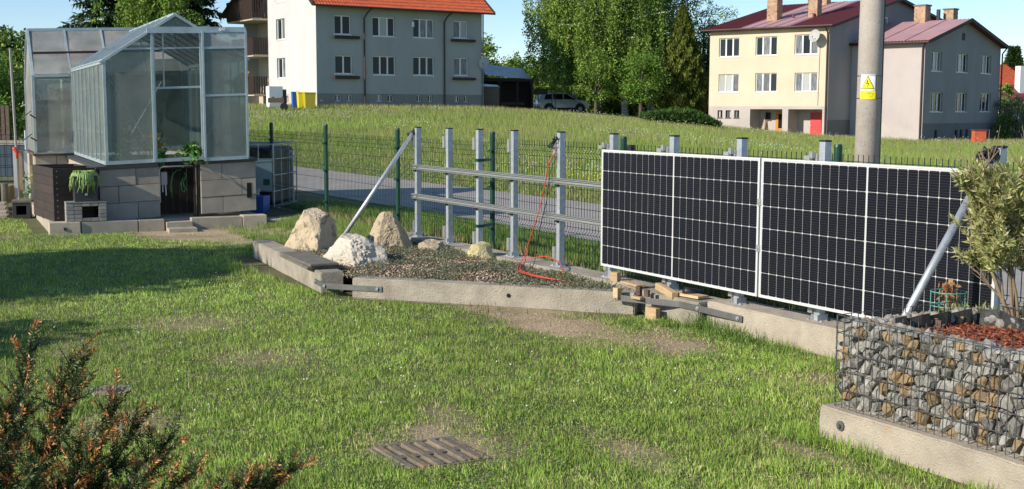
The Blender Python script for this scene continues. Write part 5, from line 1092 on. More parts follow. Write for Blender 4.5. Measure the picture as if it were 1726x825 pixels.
for k in range(9): MB().tube([(-.5+k*.1,-.25,.65+(k % 3)*.09),(-.46+k*.1,.25,.66+(k % 3)*.09)], .055, 6).build('firewood', 'wood' if k % 2 else 'oldwood', t)
for s_ in (-1,1): MB().tube([(.4,s_*.3,.25),(.4,s_*.36,.25)], .25, 14).build('wheel', 'tyre', t)
# ---------------------------------------------------------------- concrete utility pole with warning sign
px, py = 5.22, 18.0; pz = g1(px, py)
pt = thing('utility_pole', 'thick round concrete utility pole behind the right solar panel', 'utility pole', (px,py,pz)); MB().tube([(0,0,-.3),(0,0,3),(.015,0,8.5)], [.182,.172,.150], 40).build('pole_shaft', 'pole', pt, smooth=True)
MB().tube([(.165,-.07,-.2),(.158,-.07,8)], .012, 5).build('edge_shade_strip', 'green', pt)  # dark green strip standing in for the shade down the pole's right edge
sg = thing('warning_sign', 'yellow high voltage warning sign strapped to the concrete pole', 'sign', (px,py,0)); ang0 = math.atan2(-py, -px)-.13; SR = .181
def arc(u, z, k=0): a = ang0+u/SR; return ((SR+k)*math.cos(a), (SR+k)*math.sin(a), z)
def patch(name, poly_fn, mt, par): return None
def apanel(name, u0, u1, z0, z1, mt, k, par, n=10, th=.003):
    m = MB(); us = np.linspace(u0, u1, n)
    for a_, b_ in zip(us, us[1:]): m.quad(arc(a_,z0,k), arc(b_,z0,k), arc(b_,z1,k), arc(a_,z1,k))
    for a_, b_ in zip(us, us[1:]): m.quad(arc(a_,z1,k), arc(b_,z1,k), arc(b_,z1,k-th), arc(a_,z1,k-th)); m.quad(arc(a_,z0,k), arc(b_,z0,k), arc(b_,z0,k-th), arc(a_,z0,k-th))
    return m.build(name, mt, par)
def apoly(name, pts, mt, k, par):           # convex polygon wrapped round the pole, sliced in strips
    m = MB(); us = [p[0] for p in pts]; n = 12; a0, a1 = min(us), max(us)
    def zr(u):
        zs = []
        for (u0, z0), (u1, z1) in zip(pts, pts[1:]+pts[:1]):
            if u0 == u1: 
                if abs(u-u0) < 1e-9: zs += [z0, z1]
            elif min(u0,u1)-1e-9 <= u <= max(u0,u1)+1e-9: zs.append(z0+(z1-z0)*(u-u0)/(u1-u0))
        return min(zs), max(zs)
    for i in range(n):
        ua = a0+(a1-a0)*i/n; ub = a0+(a1-a0)*(i+1)/n; (l0,h0), (l1,h1) = zr(ua), zr(ub); m.quad(arc(ua,l0,k), arc(ub,l1,k), arc(ub,h1,k), arc(ua,h0,k))
    return m.build(name, mt, par)
ZT = 2.225; ZM = 1.995; ZB = 1.87
w1 = apanel('white_plate', -.105, .105, ZM, ZT, 'signw', .004, sg); w2 = apanel('yellow_plate', -.110, .112, ZB, ZM-.004, 'signy', .005, sg)
apoly('triangle_border', [(-.098,2.018),(.098,2.018),(0,2.21)], 'signk', .006, w1); apoly('triangle_field', [(-.083,2.027),(.083,2.027),(0,2.190)], 'signy', .008, w1)
for q in ([(-.006,2.15),(.006,2.15),(-.006,2.095),(-.020,2.095)],[(-.020,2.095),(.018,2.105),(.018,2.098),(-.02,2.088)],[(.018,2.104),(.008,2.10),(-.004,2.05),(.002,2.046)],): apoly('bolt_mark', q, 'signk', .010, w1)
for zz, segs in ((1.972,((-.05,.05),)),(1.952,((-.085,-.02),(-.01,.04),(.05,.085))),(1.932,((-.08,-.03),(-.02,.05),(.06,.08))),(1.905,((-.06,.0),(.01,.07)))):
    for a_, b_ in segs: apanel('text_line', a_, b_, zz-.004, zz+.004, mat('sign_text', (.30,.28,.02), .6), .007, w2, n=4, th=.001)
for zz in (2.21, 1.885): MB().tube([arc(u, zz, .002) for u in np.linspace(-.5,.5,41)], .004, 4).build('band', 'signk', sg)
# ================================================================ vegetation
def trunk_path(p0, p1, n=6, wob=.1):
    p0, p1 = Vector(p0), Vector(p1); L = (p1-p0).length
    return [p0.lerp(p1, i/n)+Vector((random.uniform(-1,1), random.uniform(-1,1), 0))*wob*L*.12*(1 if 0 < i else 0) for i in range(n+1)]
def tree(name, label, cat, loc, trunk, crown, bark='bark', group=None):
    """trunk = list of (path, radii); crown = (P, D, L, W, C) in world coordinates"""
    t = thing(name, label, cat, loc, 0, group); m = MB()
    for path, rr in trunk: m.tube([Vector(p)-Vector(loc) for p in path], rr, 7, cap=False)
    m.build('trunk', bark, t, smooth=True); o = leafobj('crown', *crown, parent=t); return t
def clumps(c, rad, n, cr, per, cols, ls, lw, droop=0., shell=.5, jit=.3):
    """foliage as many small clumps spread through an ellipsoid"""
    c = np.array(c, float); rad = np.array(rad, float); d = unit(rng.normal(0,1,(n,3))); r = rng.uniform(shell,1,n)**.6; cc = c+d*rad*r[:, None]*(1+rng.normal(0,.08,(n,1)))
    cri = cr*rng.uniform(.6,1.35,n); idx = np.repeat(np.arange(n), per); N = len(idx); off = unit(rng.normal(0,1,(N,3)))*(rng.rand(N)**.5)[:, None]*cri[idx][:, None]; off[:, 2] *= .75
    P = cc[idx]+off; D = unit(rng.normal(0,1,(N,3))+[0,0,-droop]); k = rng.uniform(.75,1.25,n)[idx][:, None]; C = pick(cols, N, jit)*k
    return P, D, rng.uniform(.7,1.3,N)*ls, rng.uniform(.7,1.3,N)*lw, C
def cat5(*a): return [np.concatenate(x) for x in zip(*a)]
BG = [(.17,.28,.045),(.23,.35,.058),(.11,.20,.03),(.31,.41,.09)]
DG = [(.035,.075,.018),(.05,.095,.022),(.07,.12,.03)]
LG = [(.15,.27,.04),(.20,.33,.055),(.13,.24,.035)]
OG = [(.13,.17,.03),(.17,.21,.035),(.09,.13,.024),(.22,.24,.045)]
# weeping birch: hanging strands of leaves from the limbs
def birch(label, x, y, h, lean, rad, nstr, slen, zlow, cols, leafs=46, size=.16, name='birch_tree', grp=None, nlimb=16):
    z = g1(x, y); loc = (x, y, z); top = Vector((x+lean, y, z+h)); path = [Vector(loc).lerp(top, i/8)+Vector((math.sin(i*1.3)*.18, 0, 0))*(i > 0) for i in range(9)]; tr = [(path, [h*.018*(1-i/9.5) for i in range(9)])]; limbs = []
    for k in range(nlimb):
        u = .22+.75*k/nlimb; b = Vector(loc).lerp(top, u); a = k*2.4+random.uniform(-.4,.4); rr = rad*(1.05-.55*max(0, u-.4))*random.uniform(.75,1.05); e = b+Vector((math.cos(a)*rr, math.sin(a)*rr*.8, h*.16*random.uniform(.4,1.2)*(1-u*.4))); mid = b.lerp(e, .5)+Vector((0,0,h*.05)); tr.append(([b, mid, e], [h*.009*(1.1-u), h*.005, .02])); limbs.append((b, mid, e))
    P = []; 
    S0 = []
    for k in range(nstr//4):
        b, mid, e = limbs[random.randrange(nlimb)]; u = random.uniform(.15,1.1); p = (b.lerp(mid, u*2) if u < .5 else mid.lerp(e, (u-.5)*2)); p = p+Vector((random.gauss(0,.7), random.gauss(0,.7), random.gauss(0,.5))); S0 += [p+Vector((random.gauss(0,.16), random.gauss(0,.16), random.gauss(0,.2))) for _ in range(4)]
    S0 = np.array(S0); n = len(S0); ln = slen*rng.uniform(.4,1.2,n); ln = np.minimum(ln, np.maximum(S0[:, 2]-z-zlow, .5)); idx = np.repeat(np.arange(n), leafs); N = len(idx); f = rng.rand(N)
    sw = rng.normal(0,.22,(n,2)); P = S0[idx].copy(); P[:, 2] -= f*ln[idx]; P[:, 0] += sw[idx,0]*f+rng.normal(0,.10,N); P[:, 1] += sw[idx,1]*f+rng.normal(0,.10,N)
    D = unit(rng.normal(0,.7,(N,3))+[0,0,-1.]); kk = rng.uniform(.7,1.3,n)[idx][:, None]; return tree(name, label, 'tree', loc, tr, (P, D, size*rng.uniform(.7,1.3,N), size*.62*rng.uniform(.7,1.3,N), pick(cols, N)*kk), 'birch', grp)
birch('tall weeping birch with a leaning white trunk behind the meadow', far(1052,98), 98, 16.5, -2.8, 5.4, 2300, 6.0, 2.2, BG, 40, .19, nlimb=26)
birch('weeping birch standing behind the tall one, nearer the thuja', far(1092,105), 105, 16.5, .4, 3.9, 1000, 5.2, 3.0, BG, 40, .19)
birch('slimmer weeping birch at the left of the tall one', far(965,103), 103, 14.5, -.5, 3.9, 800, 5.0, 2.5, BG, 40, .19)
# small light green trees under them
def bush_tree(name, label, x, y, h, r, n, cols, zc=.58, ls=.17, per=60, cr=.5, bark='bark', cat='tree', group=None, sh=.35, tr=.05):
    z = g1(x, y); loc = (x, y, z); t = [([loc, (x,y,z+h*.3), (x+.1,y,z+h*.8)], [h*tr*.7, h*tr*.5, .02])]+[([(x,y,z+h*.25), (x+math.cos(a)*r*.6, y+math.sin(a)*r*.6, z+h*.6)], [h*tr*.3,.015]) for a in (0,1.3,2.5,3.9,5.1)]
    return tree(name, label, cat, loc, t, clumps((x,y,z+h*zc), (r,r*.9,h*(1-zc)), n, cr, per, cols, ls, ls*.6, shell=sh), bark, group)
bush_tree('small_tree', 'small bright green tree with forked trunk left of the birch trunk', far(1003,94), 94, 5.2, 1.7, 60, LG+BG, cr=.6)
bush_tree('small_tree', 'small bright green tree right of the birch trunk', far(1078,93), 93, 5.4, 1.9, 75, LG, cr=.6)
bush_tree('small_tree', 'dark green tree shading the ground left of the birch', far(1012,97), 97, 6.4, 2.0, 60, BG+DG, cr=.7)
bush_tree('dark_shrub', 'dark green shrubs in the gap between birch and thuja', far(1106,98), 98, 6.4, 1.3, 45, DG, cr=.6)
bush_tree('dark_shrub', 'very dark evergreen between the thuja and the yellow house', far(1188,104), 104, 9.0, 1.6, 70, DG, cr=.7)
bush_tree('light_tree', 'light green larch top showing above the thuja', far(1180,112), 112, 11.2, 2.3, 80, LG+BG, .62, cr=.8, per=55)
bush_tree('light_tree', 'light green tree rising left of the yellow house roof', far(1212,118), 118, 11.0, 2.0, 60, LG+BG, .66, cr=.8, per=45)
# thuja: dense upright cone of upward sprays
def cone_tree(name, label, x, y, h, r, N, cols, ls, dark=DG, up=.9, prof=None, cat='tree', z=None, bias=None, group=None, bark='bark', droop=0):
    z = g1(x, y) if z is None else z; f = rng.rand(N)**1.25; prof = prof or (lambda f: np.sin(np.clip((1-f)*1.25, 0, math.pi/2))**.8*(.55+.45*np.clip(f*6,0,1)))
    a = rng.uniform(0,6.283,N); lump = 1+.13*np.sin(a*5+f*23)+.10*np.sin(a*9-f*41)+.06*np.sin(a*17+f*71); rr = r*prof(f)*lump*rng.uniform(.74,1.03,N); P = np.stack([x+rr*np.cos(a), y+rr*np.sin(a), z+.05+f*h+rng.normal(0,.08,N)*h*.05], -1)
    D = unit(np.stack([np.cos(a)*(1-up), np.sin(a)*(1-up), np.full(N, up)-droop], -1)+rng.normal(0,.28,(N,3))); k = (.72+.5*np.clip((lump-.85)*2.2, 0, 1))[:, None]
    return tree(name, label, cat, (x,y,z), [([(x,y,z-.1),(x,y,z+h*.95)], [h*.018,.03])], (P, D, ls*rng.uniform(.6,1.4,N), ls*.42*rng.uniform(.7,1.3,N), pick(cols, N, .2)*k), bark, group)
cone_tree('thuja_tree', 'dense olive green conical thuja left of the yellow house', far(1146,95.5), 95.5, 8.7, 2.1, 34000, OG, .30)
# low spreading juniper
x0 = far(1150,84); N = 9000
P = np.stack([rng.uniform(far(1082,84), far(1208,84), N), rng.uniform(82.5,85.8,N), np.zeros(N)], -1); hh = .25+.75*np.clip(np.sin((P[:, 0]-far(1082,84))/(far(1208,84)-far(1082,84))*math.pi*.85+.3), 0, 1)*(.7+.6*vnoise(P[:, 0], P[:, 1], .9)); P[:, 2] = gz(P[:, 0], P[:, 1])+.95*hh*rng.rand(N)**.4
t = thing('juniper_hedge', 'low spreading juniper bushes at the foot of the yellow house', 'hedge', (x0,84,g1(x0,84))); leafobj('foliage', P, unit(rng.normal(0,.6,(N,3))+[-.3,-.4,.6]), rng.uniform(.14,.3,N), rng.uniform(.05,.1,N), pick([(.05,.12,.025),(.08,.16,.03),(.10,.19,.04)], N), parent=t); MB().tube([(-2,0,0),(0,0,.25),(2,0,.1)], .06, 6).build('stems', 'bark', t)
# distant trees left of the birch, above the shed
for i, (px_, Y_, h_, r_, cols, lab) in enumerate(((818,135,8.2,1.4,BG,'rounded tree beside the apartment house corner'),(872,140,6.4,2.2,BG+LG,'broad distant tree above the metal shed roof'),(905,128,5.4,2.6,LG,'loose pale green tree right of the shed roof'),(845,150,5.6,2.8,OG,'low distant tree line piece above the shed roof'),(935,120,5.0,2.6,LG+OG,'pale leafy tree behind the white car'),(962,112,5.0,2.0,LG+BG,'leafy tree between the car and the birch'),(885,160,5.8,3.5,BG,'distant dull green tree far behind the shed'))):
    bush_tree('distant_tree', lab, far(px_,Y_), Y_, h_, r_, 60, cols, .55, ls=.32, per=42, cr=.75, group='distant trees between the houses')
# right edge trees
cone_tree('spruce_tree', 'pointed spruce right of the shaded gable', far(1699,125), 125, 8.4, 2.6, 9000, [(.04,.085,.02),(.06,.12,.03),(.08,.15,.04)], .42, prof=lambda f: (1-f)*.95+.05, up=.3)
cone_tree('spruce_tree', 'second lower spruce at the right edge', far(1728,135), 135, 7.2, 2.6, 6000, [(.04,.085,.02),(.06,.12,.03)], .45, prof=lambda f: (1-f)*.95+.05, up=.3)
bush_tree('distant_tree', 'bushy tree low between the spruce and the red roof', far(1688,112), 112, 4.6, 1.6, 34, BG, .5, ls=.3, per=40, cr=.6)
x = far(1708,93); t_ = bush_tree('flowering_bush', 'round bush covered in white blossom at the right edge', x, 93, 3.2, 1.7, 60, [(.30,.30,.18),(.10,.15,.05),(.42,.42,.30),(.14,.19,.06)], .55, ls=.14, per=70, cr=.5, cat='bush')
bush_tree('dark_shrub', 'dark shrub at the right corner of the shaded gable', far(1689,92), 92, 1.9, .8, 24, DG+BG, .5, ls=.16, per=40, cr=.35, cat='shrub')
# far belt of trees closing the view between the houses
def belt(label, px0, px1, Y0, h, N, cols, seed):
    x0_, x1_ = far(px0, Y0), far(px1, Y0); X = rng.uniform(x0_, x1_, N); Yy = Y0+rng.uniform(-2,2,N); top = h*(.55+.75*vnoise(X+seed, Yy*0+seed, .28)*.7+.3*vnoise(X+seed, Yy*0, .9)); Z = gz(X, Yy)+top*rng.rand(N)**.6
    t = thing('tree_belt', label, 'woodland', ((x0_+x1_)/2, Y0, g1((x0_+x1_)/2, Y0))); o = leafobj('foliage', np.stack([X,Yy,Z], -1), unit(rng.normal(0,1,(N,3))), rng.uniform(.3,.7,N), rng.uniform(.2,.4,N), pick(cols, N)*(.75+.5*vnoise(X, Z, 1.1))[:, None], parent=t, kind='stuff')
belt('far green tree belt behind the car and the birches', 800, 1200, 170, 6.5, 20000, BG+DG, 3)
belt('nearer bushes behind the birch trunks', 925, 1190, 118, 2.9, 12000, BG+LG, 9)
belt('far trees behind the red roofed house', 1660, 1800, 190, 7.0, 8000, BG+DG, 5)
belt('far trees behind the left edge hedge', -750, 60, 120, 6.5, 24000, BG+DG, 7)
# spruces and birch behind the greenhouses
SPR = [(.022,.048,.016),(.03,.065,.02),(.045,.085,.025)]
def spruce(label, x, y, h, r, N, nb=None):
    z = g1(x, y); f = rng.rand(N)**.9; lay = np.floor(f*26)/26+.5/26; a = rng.randint(0,11,N)*.571+lay*37+rng.normal(0,.09,N); q = rng.rand(N)**.7; R_ = r*(1-lay)**.8*(.8+.35*np.sin(a*3+lay*50)); rr = R_*q; zz = z+lay*h+.04*h*(q-.6)-q*q*.05*h+rng.normal(0,.06,N)-rng.rand(N)*q*.35
    P = np.stack([x+rr*np.cos(a), y+rr*np.sin(a), zz], -1); D = unit(np.stack([np.cos(a)*.5, np.sin(a)*.5, np.full(N,-.5)], -1)+rng.normal(0,.4,(N,3)))
    return tree('spruce_tree', label, 'tree', (x,y,z), [([(x,y,z),(x,y,z+h)], [.22,.03])], (P, D, .55*rng.uniform(.6,1.3,N), .16*rng.uniform(.7,1.4,N), pick(SPR, N)), 'bark')
spruce('sparse dark spruce behind the greenhouse, leftmost of its group', far(198,100), 100, 22, 4.6, 30000)
spruce('dark spruce behind the greenhouse at the right of its group', far(312,98), 98, 20, 4.3, 34000)
birch('green birch between the two dark spruces behind the greenhouse', far(262,92), 92, 20, 0, 3.0, 900, 5.0, 6.0, BG, 44, .22, nlimb=20)
bush_tree('small_tree', 'thin leafy twigs right of the spruces above the greenhouse roof', far(338,49), 49, 5.6, .6, 26, BG+DG, .72, ls=.12, per=40, cr=.3, tr=.012)
# hedge at the left edge
for i in range(5):
    x = far(-30+i*16, 46+i*.8)-.4; bush_tree('hedge_tree', ['hedge tree just outside the left edge of the photo','leftmost leafy hedge tree above the picket fence','second leafy hedge tree from the left edge','third leafy hedge tree from the left edge','leafy hedge tree nearest the tall greenhouse'][i], x, 46+i*.8, 3.7+.3*(i % 2), 1.3, 50, BG+LG, .52, ls=.13, per=60, cr=.45, group='hedge trees along the left edge')
# off to the left: the trees whose shade lies on the lawn
def shade(label, x, y, h, r, n): bush_tree('garden_tree', label, x, y, h, r, n, BG, .60, ls=.20, per=90, cr=.62, sh=.0)
shade('dense round garden tree left of the lawn, casting the long shade', -11.2, 8.75, 4.9, 2.2, 230)
shade('small round garden tree left of the lawn, casting the short shade', -8.3, 6.1, 2.7, .95, 70)
# ---------------------------------------------------------------- leafy bush in the planter
BX, BY = 2.78, 6.60
t = thing('willow_bush', 'olive bush with narrow leaves on several stems in the gabion planter', 'bush', (BX,BY,.55)); m = MB(); tips = []
rb = random.Random(4)
def stem(p, d, L, r, lvl):
    n = 6; path = [p]; q = p.copy(); dd = d.copy()
    for i in range(n): dd = (dd+Vector((rb.gauss(0,.09), rb.gauss(0,.09), .05))).normalized(); q = q+dd*(L/n); path.append(q.copy())
    m.tube([v-Vector((BX,BY,.55)) for v in path], [r*(1-.6*i/n) for i in range(n+1)], 6, cap=False)
    if lvl >= 2: tips.append(path); return
    for k in range(5 if lvl == 0 else 7):
        u = rb.randint(2 if lvl == 0 else 1, n); a = rb.uniform(0,6.28); sd_ = Vector((math.cos(a), math.sin(a), rb.uniform(.1,.7))).normalized(); stem(path[u], (dd*.7+sd_*.8).normalized(), L*rb.uniform(.42,.62), r*.5, lvl+1)
for d, L, r in (((-.42,.05,.95),.66,.014),((-.12,.1,1),.72,.013),((.12,-.05,1),.75,.012),((.35,.1,.9),.68,.012),((-.05,-.12,1),.6,.010),((.55,0,.8),.6,.01),((-.42,-.1,1),.68,.010),((.3,-.1,1),.7,.010),((-.5,.1,.9),.50,.008)): stem(Vector((BX+d[0]*.06,BY,.53)), Vector(d).normalized(), L, r, 0)
m.build('stems', mat('bush_stem', (.30,.22,.14), .85, (.20,.15,.10), 8), t, smooth=True)
P = []; D = []
for path in tips:
    for i in range(1, len(path)):
        for k in range(9):
            p = path[i].lerp(path[i-1], rb.random()); d = ((path[i]-path[i-1]).normalized()*.7+Vector((rb.gauss(0,.55), rb.gauss(0,.55), rb.gauss(.15,.5)))).normalized(); P.append(tuple(p)); D.append(tuple(d))
P = np.array(P); D = np.array(D); k = (P[:, 2] > .84) & (P[:, 2] < 1.44-.25*np.clip(2.62-P[:, 0], 0, 1)) & (P[:, 0] > 2.37+.75*np.clip(1.10-P[:, 2], 0, 1)+.05*np.sin(P[:, 2]*40)); P, D = P[k], D[k]; N = len(P)
leafobj('leaves', P, D, rng.uniform(.030,.055,N), rng.uniform(.008,.013,N), pick([(.40,.41,.16),(.52,.51,.23),(.30,.34,.10),(.60,.57,.32),(.42,.46,.15)], N), parent=t)
t = thing('leafy_groundcover', 'low yellow green leafy plants at the foot of the bush', 'plant', (2.66,6.78,.53)); N = 420; a = rng.uniform(2.48,3.1,N); P = np.stack([a, 6.86-.45*(a-2.6)*.9+rng.normal(0,.05,N), .53+rng.uniform(0,.07,N)], -1); leafobj('leaves', P, unit(rng.normal(0,.8,(N,3))+[0,-.2,.7]), rng.uniform(.03,.065,N), rng.uniform(.010,.018,N), pick([(.28,.34,.10),(.36,.38,.17),(.20,.28,.08)], N), parent=t)
# ---------------------------------------------------------------- yew in the foreground
YB = Vector((-1.75,3.75,.0)); t = thing('yew_shrub', 'dark yew shrub with orange brown shoot tips in the left foreground', 'shrub', YB); m = MB(); ry = random.Random(12)
YT = [(-1.62,4.05,.98),(-1.47,4.0,.93),(-1.42,4.0,.96),(-1.30,3.95,.84),(-1.20,3.9,.80),(-1.12,3.9,.72),(-1.38,3.8,.74),(-1.18,3.75,.62),(-1.02,3.75,.64),(-.93,3.7,.58),(-.84,3.72,.62),(-.76,3.75,.64),(-.70,3.78,.65),(-.80,3.6,.50),(-.92,3.5,.44),(-1.1,3.4,.44),(-1.3,3.3,.48),(-1.5,3.4,.60),(-1.7,3.6,.76),(-1.6,3.8,.82),(-1.85,3.9,.92),(-1.55,3.3,.40),(-1.2,3.3,.32),(-.98,3.35,.36),(-1.75,3.3,.55),(-.74,3.55,.55),(-1.45,3.6,.66),(-1.0,3.55,.50),(-1.3,3.55,.56),(-1.9,3.4,.65),(-.86,3.45,.33),(-.68,3.6,.42),(-1.32,3.75,.70),(-1.1,3.6,.55)]
twigs = []
for p in YT:
    p = Vector(p)-Vector((0,0,.075 if p[0] > -1.45 else .045)); n = 7; b = YB+Vector((ry.uniform(-.25,.3), ry.uniform(-.3,.2), ry.uniform(.05,.2))); path = [b.lerp(p, i/n)+Vector((0,0,-.10*math.sin(math.pi*i/n))) for i in range(n+1)]; m.tube([v-YB for v in path], [.008*(1-.75*i/n) for i in range(n+1)], 5, cap=False)
    for k in range(95):
        u = ry.uniform(.22,1); i = min(int(u*n), n-1); q = path[i].lerp(path[i+1], u*n-i); dd = (path[i+1]-path[i]).normalized(); d2 = (dd*.8+Vector((ry.gauss(0,.55), ry.gauss(0,.5), ry.gauss(.25,.35)))).normalized(); L = ry.uniform(.06,.15)*(1.2-.3*u); twigs.append((q, d2, L)); m.tube([q-YB, q+d2*L-YB], [.0022,.001], 3, cap=False)
    twigs.append((path[-1]-(path[-1]-path[-2]).normalized()*.08, (path[-1]-path[-2]).normalized(), .12))
m.build('branches', mat('yew_bark', (.035,.024,.016), .9), t)
Pn = []; Dn = []; Cn = []; Ln = []
for q, d, L in twigs:
    k = int(L/.0021); sd_ = d.orthogonal().normalized(); a0 = ry.uniform(0,3.14); sd_ = Matrix.Rotation(a0, 3, d) @ sd_; up_ = d.cross(sd_); tipc = ry.random() < .5
    for j in range(k):
        u = j/k; s_ = 1 if j % 2 else -1; dirn = (sd_*s_*ry.uniform(.7,1.1)+d*ry.uniform(.35,.9)+up_*ry.gauss(0,.30)).normalized(); Pn.append(tuple(q+d*L*u)); Dn.append(tuple(dirn)); Ln.append(ry.uniform(.017,.028)*(1-.35*u))
        g_ = random.choice([(.03,.065,.018),(.06,.11,.028),(.10,.16,.038),(.17,.21,.06)]); o_ = random.choice([(.46,.18,.05),(.58,.26,.07),(.34,.13,.04),(.50,.32,.09)]); mixk = (tipc and u > .5) or (u > .85 and ry.random() < .3); Cn.append(o_ if mixk else g_)
Pn = np.array(Pn); Dn = np.array(Dn); Cn = np.array(Cn); Ln = np.array(Ln); N = len(Pn)
leafobj('needles', Pn, Dn, Ln, rng.uniform(.0034,.0054,N), Cn*rng.uniform(.7,1.3,(N,1)), mt='needle', parent=t, fold=.15)
# ---------------------------------------------------------------- grass
def blades(name, label, cat, X, Y, Z, H, Wd, C, lean=.35, five=True, mt='grassb'):
    N = len(X); a = rng.uniform(0,6.283,N); l = rng.normal(0,lean,N); b = rng.uniform(0,6.283,N); dx, dy = np.cos(a)*Wd/2, np.sin(a)*Wd/2; lx, ly = np.cos(b)*l*H, np.sin(b)*l*H
    B = np.stack([X,Y,Z], -1); S_ = np.stack([dx,dy,np.zeros(N)], -1); Lm = np.stack([lx*.35, ly*.35, H*.55], -1); Lt = np.stack([lx, ly, H*np.sqrt(np.clip(1-l*l*.5, .3, 1))], -1)
    if five: V = np.stack([B-S_, B+S_, B+Lm+S_*.75, B+Lm-S_*.75, B+Lt], 1).reshape(-1,3); i = np.arange(N)*5; F4 = np.stack([i,i+1,i+2,i+3], -1); F3 = np.stack([i+3,i+2,i+4], -1); CC = np.repeat(C, 5, 0)
    else: V = np.stack([B-S_, B+S_, B+Lt], 1).reshape(-1,3); F4 = None; F3 = np.arange(N*3).reshape(-1,3); CC = np.repeat(C, 3, 0)
    o = bpy.data.objects.new(name, npmesh(name, V, F4=F4, F3=F3, C=CC, mt=mt)); link(o); return tag(o, label, cat, kind='stuff')
# lawn
N = 930000; u = rng.rand(N); Y = 4.3*(19.5/4.3)**u; X = -(.47*Y+2.6)+rng.rand(N)*(.94*Y+3.5); s, n = sn(X, Y); gu, gv_ = guv(X, Y)
ok = (n > .07) | (s < -4.7)
ok &= ~((s > -4.75) & (s < .85) & (n < 2.12-(s+1.6)*0) & inpoly(s, n, [(-4.68,2.02),(-1.62,2.34),(-1.1,1.98),(.85,.30),(.85,-.2),(-4.68,-.2)]))
ok &= ~((s > 4.33) & (n < 1.62) & (s < 6.7)); ok &= ~((s > 3.4) & (n < .36) & (s < 5.7))
ok &= ~((gu > -.86) & (gu < 2.25) & (gv_ > -.54)); ok &= ~((gu > .68) & (gu < 1.12) & (gv_ > -.84))
ok &= n > -.3; ok &= ~((gv_ > -.3) & (gu > -1.0))
gx, gy = X+.415, Y-5.96; ga = gx*TX+gy*TY; gb_2 = gx*NX+gy*NY; ok &= ~((np.abs(ga) < .245) & (np.abs(gb_2) < .245-.06*(rng.rand(N) < .5)))
ok &= ~(((X+2.45)**2+(Y-7.32)**2) < .10**2)
bb = bare(X, Y); pt_ = vnoise(X, Y, 5)*.5+vnoise(X, Y, 14)*.5; ok &= rng.rand(N) > bb*1.02; ok &= rng.rand(N) < .50+.9*pt_
X, Y, bb, pt_ = X[ok], Y[ok], bb[ok], pt_[ok]; N = len(X); lg = vnoise(X, Y, .8); md = vnoise(X+31, Y, 2.2)
H = .86*(.018+.038*rng.rand(N)**1.8)*(.45+1.15*vnoise(X, Y, 7)*(.5+pt_*.8))*(1-.35*bb)*(1+.25*(md-.5)); tall = rng.rand(N) < .012; H[tall] *= 1.7
s, n = sn(X, Y); near = (((n > .07) & (n < .16) & (s > .8)) | ((s > 4.2) & (n > 1.6) & (n < 1.72)) | ((n > 2.0) & (n < 2.4) & (s < -1.5) & (s > -4.7))); H[near] *= 1.7
c1 = np.array([.17,.30,.040]); c2 = np.array([.30,.44,.080]); c3 = np.array([.50,.45,.24]); c4 = np.array([.11,.185,.040])
k1 = rng.rand(N)[:, None]; C = c1*(1-k1)+c2*k1; dk = (pt_ > .62)[:, None]*.5; C = C*(1-dk)+c4*dk; dry = (rng.rand(N) < .06+.30*np.clip(md-.55, 0, 1)+.5*bb); C[dry] = c3*rng.uniform(.6,1.2,(dry.sum(),1)); pale = rng.rand(N) < .10; C[pale] = np.array([.48,.55,.22])*rng.uniform(.7,1.15,(pale.sum(),1)); C *= np.array([1.27,1.24,1.10])*(.80+.40*lg)[:, None]*(.8+.4*vnoise(X, Y, 9))[:, None]
Wd = (.0020+.00034*Y)*rng.uniform(.7,1.3,N)
nr = Y < 7.2
for q_, nm_, lb_, fv in ((nr, 'lawn_grass', 'short mown grass of the near lawn with dry and mossy patches', True), (~nr, 'lawn_grass', 'short mown grass of the far lawn towards the greenhouse', False)):
    blades(nm_, lb_, 'grass', X[q_], Y[q_], gz(X[q_], Y[q_])-.002, H[q_], Wd[q_]*(1 if fv else 1.15), C[q_], .5, five=fv)
# coarse tufts along edges
def tuft(cs, cn, r, n_, h, cols=((.10,.19,.03),(.16,.26,.05))):
    a = rng.normal(0,r,(n_,2)); s_ = cs+a[:, 0]; m_ = cn+a[:, 1]*.6; return s_, m_, np.full(n_, h)*rng.uniform(.4,1.1,n_), pick(cols, n_)
TF = [tuft(*q) for q in ((1.60,.16,.10,170,.16),(1.9,.18,.13,190,.14),(2.15,.2,.12,130,.12),(2.5,.2,.1,80,.10),(3.3,.22,.13,130,.12),(3.9,.25,.16,150,.12),(4.25,1.0,.12,160,.12),(4.3,.6,.1,120,.13),(1.35,.30,.06,40,.11),(.75,.5,.09,60,.07,((.3,.27,.14),(.15,.2,.06))),(-.6,1.75,.12,60,.06),(-.05,1.2,.18,110,.07,((.26,.24,.12),(.14,.19,.05))),(-.25,.25,.06,40,.15,((.08,.14,.03),(.12,.18,.05))),(.2,.15,.04,24,.13,((.08,.14,.03),(.12,.18,.05))),(-1.5,2.0,.06,60,.11),(-1.75,.15,.05,26,.12),(-4.9,1.6,.12,120,.12),(-5.4,1.3,.15,120,.10),(-1.42,.18,.05,30,.12),(1.15,.55,.1,50,.08),(4.4,1.72,.12,120,.07),(5.0,1.75,.2,160,.06),(-7.0,2.9,.2,80,.06))]
s = np.concatenate([q[0] for q in TF]); n = np.concatenate([q[1] for q in TF]); H = np.concatenate([q[2] for q in TF]); C = np.concatenate([q[3] for q in TF]); X = PX0+s*TX+n*NX; Y = PY0+s*TY+n*NY
k = ~((s > -1.2) & (s < .62) & (n > .05) & (n < .2)) | True
